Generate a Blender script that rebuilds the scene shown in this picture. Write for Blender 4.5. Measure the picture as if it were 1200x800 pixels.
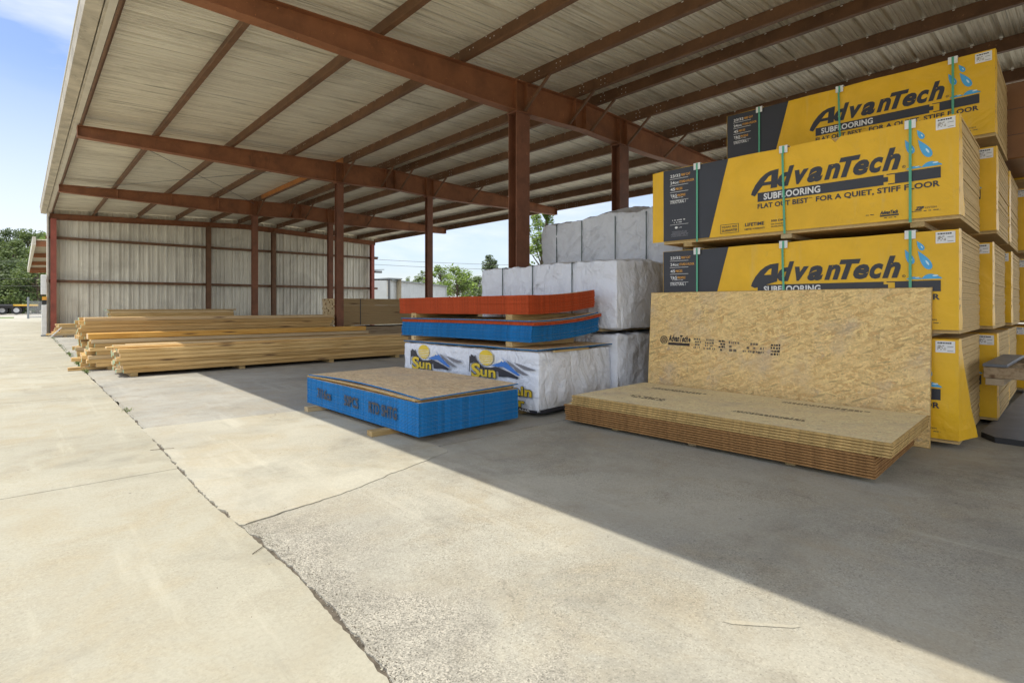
import bpy, bmesh, math, random
from mathutils import Vector, Matrix, noise
R = math.radians
rnd = random.Random(7)
for o in list(bpy.data.objects): bpy.data.objects.remove(o)
scene = bpy.context.scene
COL = scene.collection

# ------------------------------------------------------------------ camera
CAMH = 1.06
YAW = math.atan(575/635)
cam = bpy.data.cameras.new('camera'); camo = bpy.data.objects.new('camera', cam); COL.objects.link(camo)
camo.location = (0, 0, CAMH); camo.rotation_euler = (R(90), 0, -YAW)
cam.sensor_fit = 'HORIZONTAL'; cam.sensor_width = 36; cam.lens = 635/1200*36; cam.shift_y = -42/1200
cam.clip_start = .05; cam.clip_end = 3000
scene.camera = camo

# ------------------------------------------------------------------ light
SUN = Vector((-.352, .17, 1)).normalized()
EL = math.asin(SUN.z); ROT = math.atan2(SUN.x, SUN.y)
world = bpy.data.worlds.new("World"); scene.world = world; world.use_nodes = True
wn = world.node_tree; wn.nodes.clear()
def wnode(t, **k):
    n = wn.nodes.new(t)
    for a, b in k.items(): setattr(n, a, b)
    return n
wout = wnode('ShaderNodeOutputWorld'); wbg = wnode('ShaderNodeBackground')
sky = wnode('ShaderNodeTexSky'); sky.sky_type = 'NISHITA'; sky.sun_disc = False
sky.sun_elevation = EL; sky.sun_rotation = ROT; sky.air_density = 1.0; sky.dust_density = 1.2; sky.ozone_density = 1.0
wbg.inputs['Strength'].default_value = .15
tc = wnode('ShaderNodeTexCoord'); mp = wnode('ShaderNodeMapping'); mp.inputs['Scale'].default_value = (1.0, 1.0, 3.2)
mp.inputs['Location'].default_value = (3.1, -1.4, .7)
cn = wnode('ShaderNodeTexNoise'); cn.inputs['Scale'].default_value = 1.7; cn.inputs['Detail'].default_value = 7; cn.inputs['Roughness'].default_value = .56; cn.inputs['Distortion'].default_value = .35
cr = wnode('ShaderNodeValToRGB'); cr.color_ramp.elements[0].position = .44; cr.color_ramp.elements[1].position = .66
sx = wnode('ShaderNodeSeparateXYZ')
hz = wnode('ShaderNodeMapRange'); hz.inputs[1].default_value = .02; hz.inputs[2].default_value = .34; hz.inputs[3].default_value = .95; hz.inputs[4].default_value = 0
mx = wnode('ShaderNodeMath', operation='MAXIMUM'); mul = wnode('ShaderNodeMath', operation='MULTIPLY')
n2 = wnode('ShaderNodeTexNoise'); n2.inputs['Scale'].default_value = 1.5; n2.inputs['Detail'].default_value = 5
nr = wnode('ShaderNodeMapRange'); nr.inputs[1].default_value = .30; nr.inputs[2].default_value = .46
mixc = wnode('ShaderNodeMixRGB'); mixc.inputs[2].default_value = (5.1, 5.5, 6.1, 1)
tint = wnode('ShaderNodeMixRGB', blend_type='MULTIPLY'); tint.inputs[0].default_value = 1; tint.inputs[2].default_value = (.78, .79, .88, 1)
L = wn.links.new
L(tc.outputs['Generated'], mp.inputs[0]); L(mp.outputs[0], cn.inputs['Vector']); L(cn.outputs['Fac'], cr.inputs[0])
L(tc.outputs['Generated'], sx.inputs[0]); L(sx.outputs['Z'], hz.inputs[0]); L(mp.outputs[0], n2.inputs['Vector']); L(n2.outputs['Fac'], nr.inputs[0])
# unseen bright cloud added overhead and behind the viewpoint to fill the shade
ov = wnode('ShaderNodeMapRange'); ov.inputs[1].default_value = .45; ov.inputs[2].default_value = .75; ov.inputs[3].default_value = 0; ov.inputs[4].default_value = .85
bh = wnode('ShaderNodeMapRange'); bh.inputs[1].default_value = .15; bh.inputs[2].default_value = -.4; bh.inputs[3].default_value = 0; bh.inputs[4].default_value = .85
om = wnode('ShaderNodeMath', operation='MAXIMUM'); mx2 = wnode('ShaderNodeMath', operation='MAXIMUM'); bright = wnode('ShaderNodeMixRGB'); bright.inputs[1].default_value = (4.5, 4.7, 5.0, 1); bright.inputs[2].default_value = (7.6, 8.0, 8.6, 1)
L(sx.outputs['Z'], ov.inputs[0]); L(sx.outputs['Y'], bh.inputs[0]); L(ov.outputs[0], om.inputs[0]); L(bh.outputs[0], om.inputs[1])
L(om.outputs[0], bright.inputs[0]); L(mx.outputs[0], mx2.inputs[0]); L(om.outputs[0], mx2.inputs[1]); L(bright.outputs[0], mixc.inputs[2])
L(hz.outputs[0], mul.inputs[0]); L(nr.outputs[0], mul.inputs[1]); L(mul.outputs[0], mx.inputs[0]); L(cr.outputs[0], mx.inputs[1])
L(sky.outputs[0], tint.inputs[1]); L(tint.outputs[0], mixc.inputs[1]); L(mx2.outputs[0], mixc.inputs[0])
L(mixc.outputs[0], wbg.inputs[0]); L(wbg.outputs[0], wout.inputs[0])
sl = bpy.data.lights.new('sun', 'SUN'); sl.energy = 2.7; sl.angle = R(.5); sl.color = (1, .93, .79)
so = bpy.data.objects.new('sun', sl); COL.objects.link(so); so.rotation_euler = SUN.to_track_quat('Z', 'Y').to_euler(); so.location = (0, 0, 30)
scene.view_settings.view_transform = 'Standard'; scene.view_settings.look = 'None'
scene.view_settings.exposure = .64; scene.view_settings.gamma = 1
scene.render.engine = 'CYCLES'
scene.cycles.max_bounces = 8; scene.cycles.diffuse_bounces = 8

# ------------------------------------------------------------------ materials
class NT:
    def __init__(s, name):
        s.m = bpy.data.materials.new(name); s.m.use_nodes = True
        s.t = s.m.node_tree; s.b = s.t.nodes['Principled BSDF']; s.b.inputs['Roughness'].default_value = .8
    def n(s, t, ins=None, **k):
        n = s.t.nodes.new('ShaderNode' + t)
        for a, b in k.items(): setattr(n, a, b)
        for a, b in (ins or {}).items(): s.set(n.inputs[a], b)
        return n
    def set(s, i, v):
        if hasattr(v, 'is_linked') or isinstance(v, bpy.types.NodeSocket): s.t.links.new(v, i)
        else:
            if isinstance(v, tuple) and len(v) == 3 and i.type == 'RGBA': v = v + (1,)
            i.default_value = v
    def coord(s, kind='Object', scale=(1,1,1), rot=(0,0,0), loc=(0,0,0)):
        c = s.n('TexCoord'); m = s.n('Mapping', {'Vector': c.outputs[kind]})
        m.inputs['Scale'].default_value = scale; m.inputs['Rotation'].default_value = rot; m.inputs['Location'].default_value = loc
        return m.outputs[0]
    def noise(s, vec, scale, detail=4, rough=.5, dist=0):
        return s.n('TexNoise', {'Vector': vec, 'Scale': scale, 'Detail': detail, 'Roughness': rough, 'Distortion': dist}).outputs['Fac']
    def voro(s, vec, scale, feat='F1', out='Color'):
        return s.n('TexVoronoi', {'Vector': vec, 'Scale': scale}, feature=feat).outputs[out]
    def ramp(s, fac, stops, interp='LINEAR'):
        r = s.n('ValToRGB', {'Fac': fac}); e = r.color_ramp; e.interpolation = interp
        while len(e.elements) < len(stops): e.elements.new(.5)
        for el, (p, c) in zip(e.elements, stops):
            el.position = p; el.color = (c if isinstance(c, tuple) else (c,)*3) + (1,)
        return r.outputs[0]
    def rr(s, fac, a, b, c=0., d=1.):
        return s.n('MapRange', {0: fac, 1: a, 2: b, 3: c, 4: d}).outputs[0]
    def mix(s, fac, a, b, mode='MIX'):
        return s.n('MixRGB', {0: fac, 1: a, 2: b}, blend_type=mode).outputs[0]
    def math(s, op, a, b=0.):
        return s.n('Math', {0: a, 1: b}, operation=op).outputs[0]
    def bump(s, h, strength=.3, dist=.01, prev=None):
        n = s.n('Bump', {'Height': h, 'Strength': strength, 'Distance': dist})
        if prev is not None: s.t.links.new(prev, n.inputs['Normal'])
        return n.outputs[0]
    def done(s, col=None, rough=None, nor=None, metal=None, **k):
        if col is not None: s.set(s.b.inputs['Base Color'], col)
        if rough is not None: s.set(s.b.inputs['Roughness'], rough)
        if nor is not None: s.set(s.b.inputs['Normal'], nor)
        if metal is not None: s.set(s.b.inputs['Metallic'], metal)
        for a, b in k.items(): s.set(s.b.inputs[a], b)
        return s.m
    def rand(s): return s.n('ObjectInfo').outputs['Random']
    def sep(s, v): return s.n('SeparateXYZ', {0: v}).outputs

def plain(name, col, rough=.7, metal=0, var=.12, scale=6, bump=0):
    t = NT(name); v = t.coord(); f = t.noise(v, scale, 6, .6)
    c = t.mix(1., col, t.ramp(f, [(.3, 1-var), (.7, 1+var*.5)]), 'MULTIPLY')
    nor = t.bump(t.noise(v, scale*6, 3), .3, bump) if bump else None
    return t.done(c, rough, nor, metal)

def concrete(name, base, dark, grit=.5, stain=.6, worn=False):
    t = NT(name); v = t.coord()
    big = t.noise(v, .55, 6, .6, .6); mid = t.noise(v, 2.7, 8, .65, .3); fine = t.noise(v, 55, 5, .75); clump = t.noise(v, 9, 7, .7, .4)
    speck = t.voro(v, 190, out='Color'); gm = t.noise(t.coord(loc=(9, 2, 0)), 1.1, 6, .65, .5)
    warm = (base[0]*.86, base[1]*.76, base[2]*.62)
    c = t.mix(t.rr(big, .35, .68), base, dark)
    c = t.mix(t.math('MULTIPLY', t.rr(mid, .46, .70), stain), c, t.mix(.5, dark, warm))
    c = t.mix(t.rr(t.noise(v, .9, 5, .7, 1.2), .58, .74, 0, .5*stain), c, tuple(x*.55 for x in dark))
    c = t.mix(t.rr(t.noise(t.coord(loc=(1, 5, 2)), 1.6, 7, .7, .8), .50, .70, 0, .55), c, warm)
    c = t.mix(t.rr(clump, .52, .74, 0, .45), c, t.mix(.6, c, dark))
    sp = t.n('SeparateColor', {0: speck}).outputs[0]
    c = t.mix(t.math('MULTIPLY', grit, t.rr(gm, .34, .62, .15, 1.)), c, t.mix(1., c, t.ramp(sp, [(0, .45), (.18, .85), (.8, 1.04), (1, 1.35)]), 'MULTIPLY'))
    c = t.mix(1., c, t.ramp(fine, [(.25, .86), (.5, 1.), (.8, 1.08)]), 'MULTIPLY')
    pit = t.voro(v, 16, out='Distance'); c = t.mix(t.rr(pit, .025, .05, .55, 0), c, tuple(x*.4 for x in dark))
    pit2 = t.voro(t.coord(loc=(5, 3, 0)), 4.2, out='Distance'); c = t.mix(t.rr(pit2, .018, .035, .6, 0), c, (.06, .055, .05))
    dv = t.n('VectorMath', {0: v, 1: t.n('TexNoise', {'Vector': v, 'Scale': 1.6, 'Detail': 6}).outputs['Color']}, operation='ADD').outputs[0]
    ck = t.voro(dv, .32, 'DISTANCE_TO_EDGE', 'Distance')
    c = t.mix(t.math('MULTIPLY', t.rr(ck, .001, .003, .3, 0), t.rr(mid, .54, .62)), c, (.12, .11, .10))
    sc = t.noise(t.coord(scale=(3.5, .35, 1)), 1.7, 8, .7); c = t.mix(t.rr(sc, .55, .72, 0, .5), c, tuple(min(1, x*1.22) for x in base))
    sc2 = t.noise(t.coord(scale=(6, .5, 1), rot=(0, 0, .35), loc=(3, 0, 0)), 1.2, 7, .75); c = t.mix(t.rr(sc2, .60, .74, 0, .4*stain), c, tuple(x*.5 for x in dark))
    oil = t.math('MULTIPLY', t.rr(t.noise(t.coord(loc=(2, 7, 0)), .75, 5, .65, .8), .50, .66), t.rr(t.noise(v, 6, 6, .7), .3, .6))
    c = t.mix(t.math('MULTIPLY', oil, .62*stain), c, tuple(x*.5 for x in dark))
    h = t.math('ADD', t.math('MULTIPLY', clump, .8), t.math('MULTIPLY', sp, grit*.5))
    if worn:
        X = t.sep(t.n('TexCoord').outputs['Object']); wm = t.math('ADD', t.rr(X[0], 1.75, .80, 0, 1.), t.math('MULTIPLY', t.math('SUBTRACT', t.noise(v, 1.9, 7, .7, .5), .5), 1.9))
        wm = t.math('MULTIPLY', t.rr(wm, .45, .85), t.rr(X[1], 3.6, 2.4)); agg = t.voro(v, 210, out='Color'); ag = t.n('SeparateColor', {0: agg}).outputs[1]
        c = t.mix(t.math('MULTIPLY', wm, .8), c, t.ramp(ag, [(0, (.09, .085, .075)), (.2, (.26, .245, .21)), (.6, (.36, .345, .30)), (1, (.58, .54, .46))]))
        c = t.mix(t.math('MULTIPLY', wm, t.rr(t.noise(v, 4, 6, .7), .45, .65, 0, .5)), c, (.20, .19, .165)); h = t.math('ADD', h, t.math('MULTIPLY', t.math('MULTIPLY', wm, ag), .6))
    nor = t.bump(h, .35 if worn else .28, .007 if worn else .006); nor = t.bump(mid, .2, .02, nor)
    return t.done(c, t.ramp(mid, [(.3, .72), (.7, .92)]), nor, **{'Specular IOR Level': .3})

def osb(name, tone=(.60, .40, .185), grey=.25, scl=1., con=1.):
    t = NT(name); v = t.coord()
    wob = t.n('VectorMath', {0: v, 1: t.n('VectorMath', {0: t.n('TexNoise', {'Vector': v, 'Scale': 9., 'Detail': 2}).outputs['Color'], 'Scale': .03}, operation='SCALE').outputs[0]}, operation='ADD').outputs[0]
    cs = []
    for i, (ang, sy, off) in enumerate([(1.57, 4.5, 0), (2.3, 4.2, 3.3), (.75, 4.6, 7.1), (3.0, 3.6, 11.2), (1.85, 5.5, 5), (1.2, 5, 9)]):
        m0 = t.n('Mapping', {'Vector': wob}); m0.inputs['Rotation'].default_value = (0, 0, ang); m = t.n('Mapping', {'Vector': m0.outputs[0]}); m.inputs['Scale'].default_value = (11*scl, 11*sy*scl, 11*scl); m.inputs['Location'].default_value = (off, off, off)
        vn = t.n('TexVoronoi', {'Vector': m.outputs[0], 'Scale': 1.}); cs.append((t.n('SeparateColor', {0: vn.outputs['Color']}).outputs, vn.outputs['Distance']))
    val = cs[0][0][0]
    for (a, d) in cs[1:]:
        val = t.mix(t.rr(a[1], .56, .57), val, a[0])
    d = tuple(x*.62 for x in tone); l = tuple(min(1, x*1.28) for x in tone); o = (tone[0]*.9, tone[1]*.72, tone[2]*.55)
    c = t.mix(con, tone, t.ramp(val, [(0, d), (.12, o), (.4, tone), (.8, l), (1, tuple(min(1, x*1.42) for x in tone))]))
    c = t.mix(.8, c, t.mix(1., c, t.ramp(t.noise(v, 70, 4, .7), [(.3, .68), (.7, 1.18)]), 'MULTIPLY'))
    c = t.mix(t.rr(t.noise(v, 3.1, 4, .6), .45, .68, 0, .4), c, tuple(min(1, x*1.15) for x in tone))
    c = t.mix(t.rr(t.noise(v, 2.6, 5, .6), .50, .72, 0, grey), c, (.50, .43, .36))
    c = t.mix(t.rr(t.noise(t.coord(loc=(4, 4, 4)), 7., 3, .6), .66, .73, 0, .35), c, (.42, .36, .36))
    return t.done(c, .72, t.bump(val, .35, .0012))

def edge(name, col, ply=True, amt=.55):
    t = NT(name); v = t.coord(scale=(1, 1, 1)); f = t.noise(v, 45, 5, .7); g = t.noise(t.coord(scale=(3, 3, 60)), 2, 4, .6)
    c = t.mix(1., col, t.ramp(f, [(.25, 1-amt), (.75, 1+amt*.6)]), 'MULTIPLY')
    c = t.mix(1., c, t.ramp(g, [(.3, .8), (.7, 1.12)]), 'MULTIPLY')
    c = t.mix(t.rr(t.rand(), 0, 1, 0, .22), c, tuple(x*.6 for x in col))
    return t.done(c, .8, t.bump(f, .5, .002), **{'Specular IOR Level': .2})

def pine(name, col=(.72, .49, .21), hue=(.52, .31, .10)):
    t = NT(name); v = t.coord(); rn = t.rand()
    off = t.n('VectorMath', {0: v, 1: t.n('CombineXYZ', {0: t.math('MULTIPLY', rn, 40.), 1: t.math('MULTIPLY', rn, 7.)}).outputs[0]}, operation='ADD').outputs[0]
    m = t.n('Mapping', {'Vector': off}); m.inputs['Scale'].default_value = (.8, 14, 14)
    g = t.noise(m.outputs[0], 2.2, 6, .6, .5)
    k = t.n('Mapping', {'Vector': off}); k.inputs['Scale'].default_value = (1.2, 9, 9)
    kn = t.voro(k.outputs[0], 1., out='Distance')
    c = t.ramp(g, [(.2, tuple(x*.7 for x in hue)), (.38, hue), (.55, col), (.8, tuple(min(1, x*1.25) for x in col))])
    c = t.mix(t.rr(rn, 0, 1, 0, .7), c, tuple(x*.62 for x in hue)); 
    c = t.mix(t.rr(t.math('FRACT', t.math('MULTIPLY', rn, 7.3)), .7, 1., 0, .5), c, (.78, .66, .44)); c = t.mix(t.rr(t.math('FRACT', t.math('MULTIPLY', rn, 3.7)), .85, .9, 0, .35), c, (.30, .24, .17)); c = t.mix(t.rr(kn, .07, .2, .9, 0), c, (.10, .045, .015))
    return t.done(c, .7, t.bump(g, .3, .002))

def steel(name, col, spot=(.30, .12, .03), metal=0):
    t = NT(name); v = t.coord(); f = t.noise(v, 3, 6, .65, .4); g = t.noise(v, 14, 6, .7)
    c = t.mix(1., col, t.ramp(f, [(.3, .7), (.7, 1.25)]), 'MULTIPLY')
    c = t.mix(t.rr(g, .60, .72, 0, .6), c, spot); c = t.mix(t.rr(t.noise(t.coord(scale=(1, 1, .3)), 5, 7, .75), .56, .68, 0, .6), c, tuple(x*.42 for x in col)); c = t.mix(t.rr(t.noise(t.coord(loc=(7, 7, 7)), 22, 4, .7), .66, .70, 0, .8), c, tuple(min(1, x*2.6) for x in col))
    c = t.mix(t.rr(t.noise(v, 1.1, 4), .62, .72, 0, .5), c, tuple(x*.5 for x in col))
    return t.done(c, .62, t.bump(g, .25, .002))

M = {}
M['pave'] = concrete('pavement_concrete', (.435, .415, .335), (.355, .335, .27), .35, .7)
M['patch'] = concrete('patch_concrete', (.49, .47, .39), (.38, .36, .30), .35, .7)
M['rough'] = concrete('rough_concrete', (.45, .432, .365), (.32, .31, .27), .75, .75, True)
M['old'] = concrete('old_concrete', (.42, .408, .365), (.30, .295, .27), .5, .85)
M['gravel'] = plain('yard_gravel', (.42, .39, .33), .95, 0, .3, 1.5, .01)
M['dirt'] = plain('joint_dirt', (.13, .11, .085), .95, 0, .5, 30, .01)
M['grass'] = plain('grass_blades', (.12, .17, .035), .8, 0, .4, 3)
def roofm():
    t = NT('roof_underside'); v = t.coord()
    a = t.noise(t.coord(scale=(.28, 9, 1)), 1.5, 8, .65); b = t.noise(t.coord(scale=(.5, 1.2, 1)), 1.2, 6, .7, .5); d = t.noise(t.coord(scale=(.3, 22, 1)), 2.5, 5, .6)
    c = t.mix(t.rr(a, .3, .7), (.90, .86, .72), (.68, .63, .52))
    c = t.mix(t.rr(b, .52, .72, 0, .6), c, (.36, .32, .25)); c = t.mix(t.rr(d, .58, .70, 0, .75), c, (.85, .81, .70))
    c = t.mix(t.rr(d, .44, .32, 0, .8), c, (.27, .25, .20))
    return t.done(c, t.ramp(b, [(.3, .36), (.7, .6)]), t.bump(a, .15, .003), .1)
M['roof'] = roofm()
def wallm():
    t = NT('wall_panel'); v = t.coord()
    a = t.noise(t.coord(scale=(4, 1, .5)), 1.4, 7, .65); b = t.noise(v, .6, 6, .65, .6); z = t.sep(t.n('TexCoord').outputs['Object'])[2]
    c = t.mix(t.rr(a, .3, .7), (.86, .83, .71), (.62, .59, .50))
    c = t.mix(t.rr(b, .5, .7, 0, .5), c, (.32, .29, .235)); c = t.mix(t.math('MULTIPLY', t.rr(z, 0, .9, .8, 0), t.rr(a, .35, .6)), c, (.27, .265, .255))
    return t.done(c, .55, t.bump(b, .1, .01))
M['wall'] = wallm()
M['steel'] = steel('primer_steel', (.27, .105, .042), (.36, .17, .06)); M['cols'] = steel('column_steel', (.20, .078, .038), (.26, .12, .06)); M['steel2'] = steel('brown_purlin_steel', (.155, .075, .034), (.30, .15, .07))
M['redsteel'] = steel('red_steel', (.28, .07, .045), (.12, .04, .03)); M['orange'] = steel('orange_steel', (.45, .17, .04))
M['dot'] = plain('hole_light_white', (.85, .85, .82), .4)  # white paint standing for light seen through purlin holes and rib gaps
M['gutter'] = steel('gutter_metal', (.46, .41, .32), (.30, .24, .16)); M['trim'] = plain('trim_pale', (.60, .56, .47), .5)
M['osb'] = osb('osb_face', (.76, .54, .23), .5, 1.35, .75); M['osb2'] = osb('osb_weathered', (.68, .54, .34), .6, 1.3, .8); M['sub'] = osb('subfloor_face', (.82, .70, .43), .5, 2., .4)
M['blue'] = edge('blue_edge', (.018, .20, .50)); M['red'] = edge('red_edge', (.52, .085, .025)); M['tanedge'] = edge('tan_edge', (.58, .39, .15)); M['tanlow'] = edge('brown_edge', (.36, .19, .07))
M['pack'] = edge('pack_sheet_edge', (.64, .45, .20), amt=.2)
M['pine'] = pine('pine_board'); M['pine2'] = pine('dunnage_wood', (.60, .44, .20), (.42, .27, .10)); M['pinegrey'] = pine('weathered_pine', (.44, .33, .20), (.28, .19, .10)); M['brownpine'] = pine('tinted_pine', (.42, .25, .07), (.33, .18, .04))
def endm():
    t = NT('board_end'); v = t.coord('Generated' if False else 'Object'); rn = t.rand()
    c = t.mix(t.rr(rn, .42, .46), (.62, .44, .24), (.16, .42, .26)); f = t.noise(v, 30, 5, .7)
    c = t.mix(t.rr(f, .45, .6), c, (.58, .46, .30)); return t.done(c, .8)
M['end'] = endm()
def yel():
    t = NT('yellow_cardboard'); v = t.coord(); f = t.noise(v, 2.5, 6, .6, .4); g = t.noise(t.coord(scale=(1, 1, .3)), 9, 4)
    c = t.mix(1., (.86, .50, .02), t.ramp(f, [(.3, .88), (.7, 1.06)]), 'MULTIPLY')
    c = t.mix(t.rr(t.noise(v, 7, 5, .7), .62, .75, 0, .3), c, (.62, .42, .12))
    rn = t.rand()
    ofs = t.n('VectorMath', {0: v, 1: t.n('CombineXYZ', {1: t.math('MULTIPLY', rn, 30.)}).outputs[0]}, operation='ADD').outputs[0]
    cr_ = t.math('ABSOLUTE', t.math('SUBTRACT', t.noise(ofs, 1.5, 5, .5, 1.4), .5)); sag = t.noise(ofs, 1.1, 3, .5, .3)
    sm = t.n('Mapping', {'Vector': ofs}); sm.inputs['Scale'].default_value = (1, 5, .6)
    c = t.mix(t.rr(t.noise(sm.outputs[0], 1.3, 7, .7), .56, .74, 0, .4), c, (.72, .50, .14)); c = t.mix(t.rr(t.noise(ofs, 4, 7, .75), .62, .72, 0, .35), c, (.42, .28, .07))
    return t.done(c, .42, t.bump(sag, .6, .10, t.bump(cr_, .7, .04, t.bump(g, .2, .004))), **{'Specular IOR Level': .35})
M['yellow'] = yel()
M['black'] = plain('print_black', (.035, .037, .045), .45, 0, .15, 4); M['white'] = plain('print_white', (.82, .82, .80), .5)
M['pblue'] = plain('print_blue', (.08, .42, .75), .4); M['lblue'] = plain('print_pale_blue', (.62, .84, .95), .4); M['pyel'] = plain('print_orange', (.80, .38, .04), .5); M['faint'] = plain('print_faint', (.20, .20, .22), .5)
M['strap'] = plain('green_strap', (.10, .42, .25), .4); M['dstrap'] = plain('dark_strap', (.05, .085, .08), .5); M['sticker'] = plain('white_sticker', (.80, .80, .78), .5); M['ink'] = plain('stamp_ink', (.055, .045, .04), .8, 0, .6, 40)
M['inkfade'] = plain('faded_ink', (.22, .17, .11), .8, 0, .5, 40); M['kraft'] = plain('brown_wrap', (.27, .12, .04), .5, 0, .2, 3)
def tarp(name, base, dirt):
    t = NT(name); v = t.coord(); f = t.noise(v, 3.2, 8, .62, 1.5); g = t.noise(v, 13, 6, .6, 2.5)
    c = t.mix(t.rr(t.noise(v, 2, 6, .7), .50, .78, 0, .35), base, dirt)
    sp = t.noise(t.coord(loc=(3, 1, 2)), 26, 4, .7, 1.5)
    c = t.mix(t.math('MULTIPLY', t.rr(sp, .63, .68), t.rr(t.noise(v, 1.7, 3), .5, .62, 0, .8)), c, (.10, .09, .08))
    h = t.n('Mapping', {'Vector': v}); h.inputs['Scale'].default_value = (1, 1, .65); h.inputs['Rotation'].default_value = (.5, .3, 0)
    cr_ = t.math('ABSOLUTE', t.math('SUBTRACT', t.noise(h.outputs[0], 2.0, 5, .5, 1.0), .5))
    cr2 = t.math('ABSOLUTE', t.math('SUBTRACT', t.noise(v, 5.0, 5, .55, 1.2), .5))
    return t.done(c, .38, t.bump(cr_, .9, .14, t.bump(cr2, .7, .05, t.bump(g, .25, .006))))
M['tarp'] = tarp('white_tarp', (.77, .80, .86), (.56, .56, .57)); M['tarp2'] = tarp('grey_tarp', (.68, .70, .74), (.50, .50, .50))
M['logoyel'] = plain('logo_yellow', (.78, .56, .04), .5); M['logoblue'] = plain('logo_blue', (.05, .20, .60), .5); M['logogrey'] = plain('logo_grey', (.035, .035, .045), .5)
M['mat'] = plain('dark_sheet', (.13, .14, .16), .45, 0, .3, 5); M['rubber'] = plain('rubber', (.03, .03, .03), .7); M['whitebox'] = plain('white_paint', (.75, .75, .73), .5)
M['bark'] = plain('bark', (.10, .075, .05), .9, 0, .4, 12)
def leafm(name, a, b):
    t = NT(name); g = t.n('NewGeometry'); r = g.outputs['Random Per Island']
    c = t.mix(r, a, b); m = t.done(c, .65)
    t.b.inputs['Subsurface Weight'].default_value = 0
    tr = t.n('BsdfTranslucent', {'Color': t.mix(.3, c, (.20, .26, .02))}); mixs = t.n('MixShader', {0: .3})
    out = t.t.nodes['Material Output']; t.t.links.new(t.b.outputs[0], mixs.inputs[1]); t.t.links.new(tr.outputs[0], mixs.inputs[2]); t.t.links.new(mixs.outputs[0], out.inputs[0])
    return m
M['leafA'] = leafm('leaf_dark', (.045, .075, .03), (.10, .14, .05)); M['leafB'] = leafm('leaf_mid', (.07, .11, .035), (.15, .20, .06)); M['leafC'] = leafm('leaf_bright', (.11, .18, .025), (.23, .33, .05))
M['wbuild'] = plain('white_metal_wall', (.44, .46, .47), .6, 0, .15, .5); M['tan'] = plain('tan_wall', (.42, .36, .26), .7, 0, .2, 1); M['chassis'] = plain('dark_chassis', (.05, .05, .055), .6); M['yframe'] = plain('yellow_frame', (.70, .42, .05), .6)
M['rim'] = plain('wheel_rim', (.55, .55, .55), .4); M['gatem'] = plain('grey_gate', (.22, .24, .25), .6); M['wire'] = plain('wire', (.12, .12, .12), .6)

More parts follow.
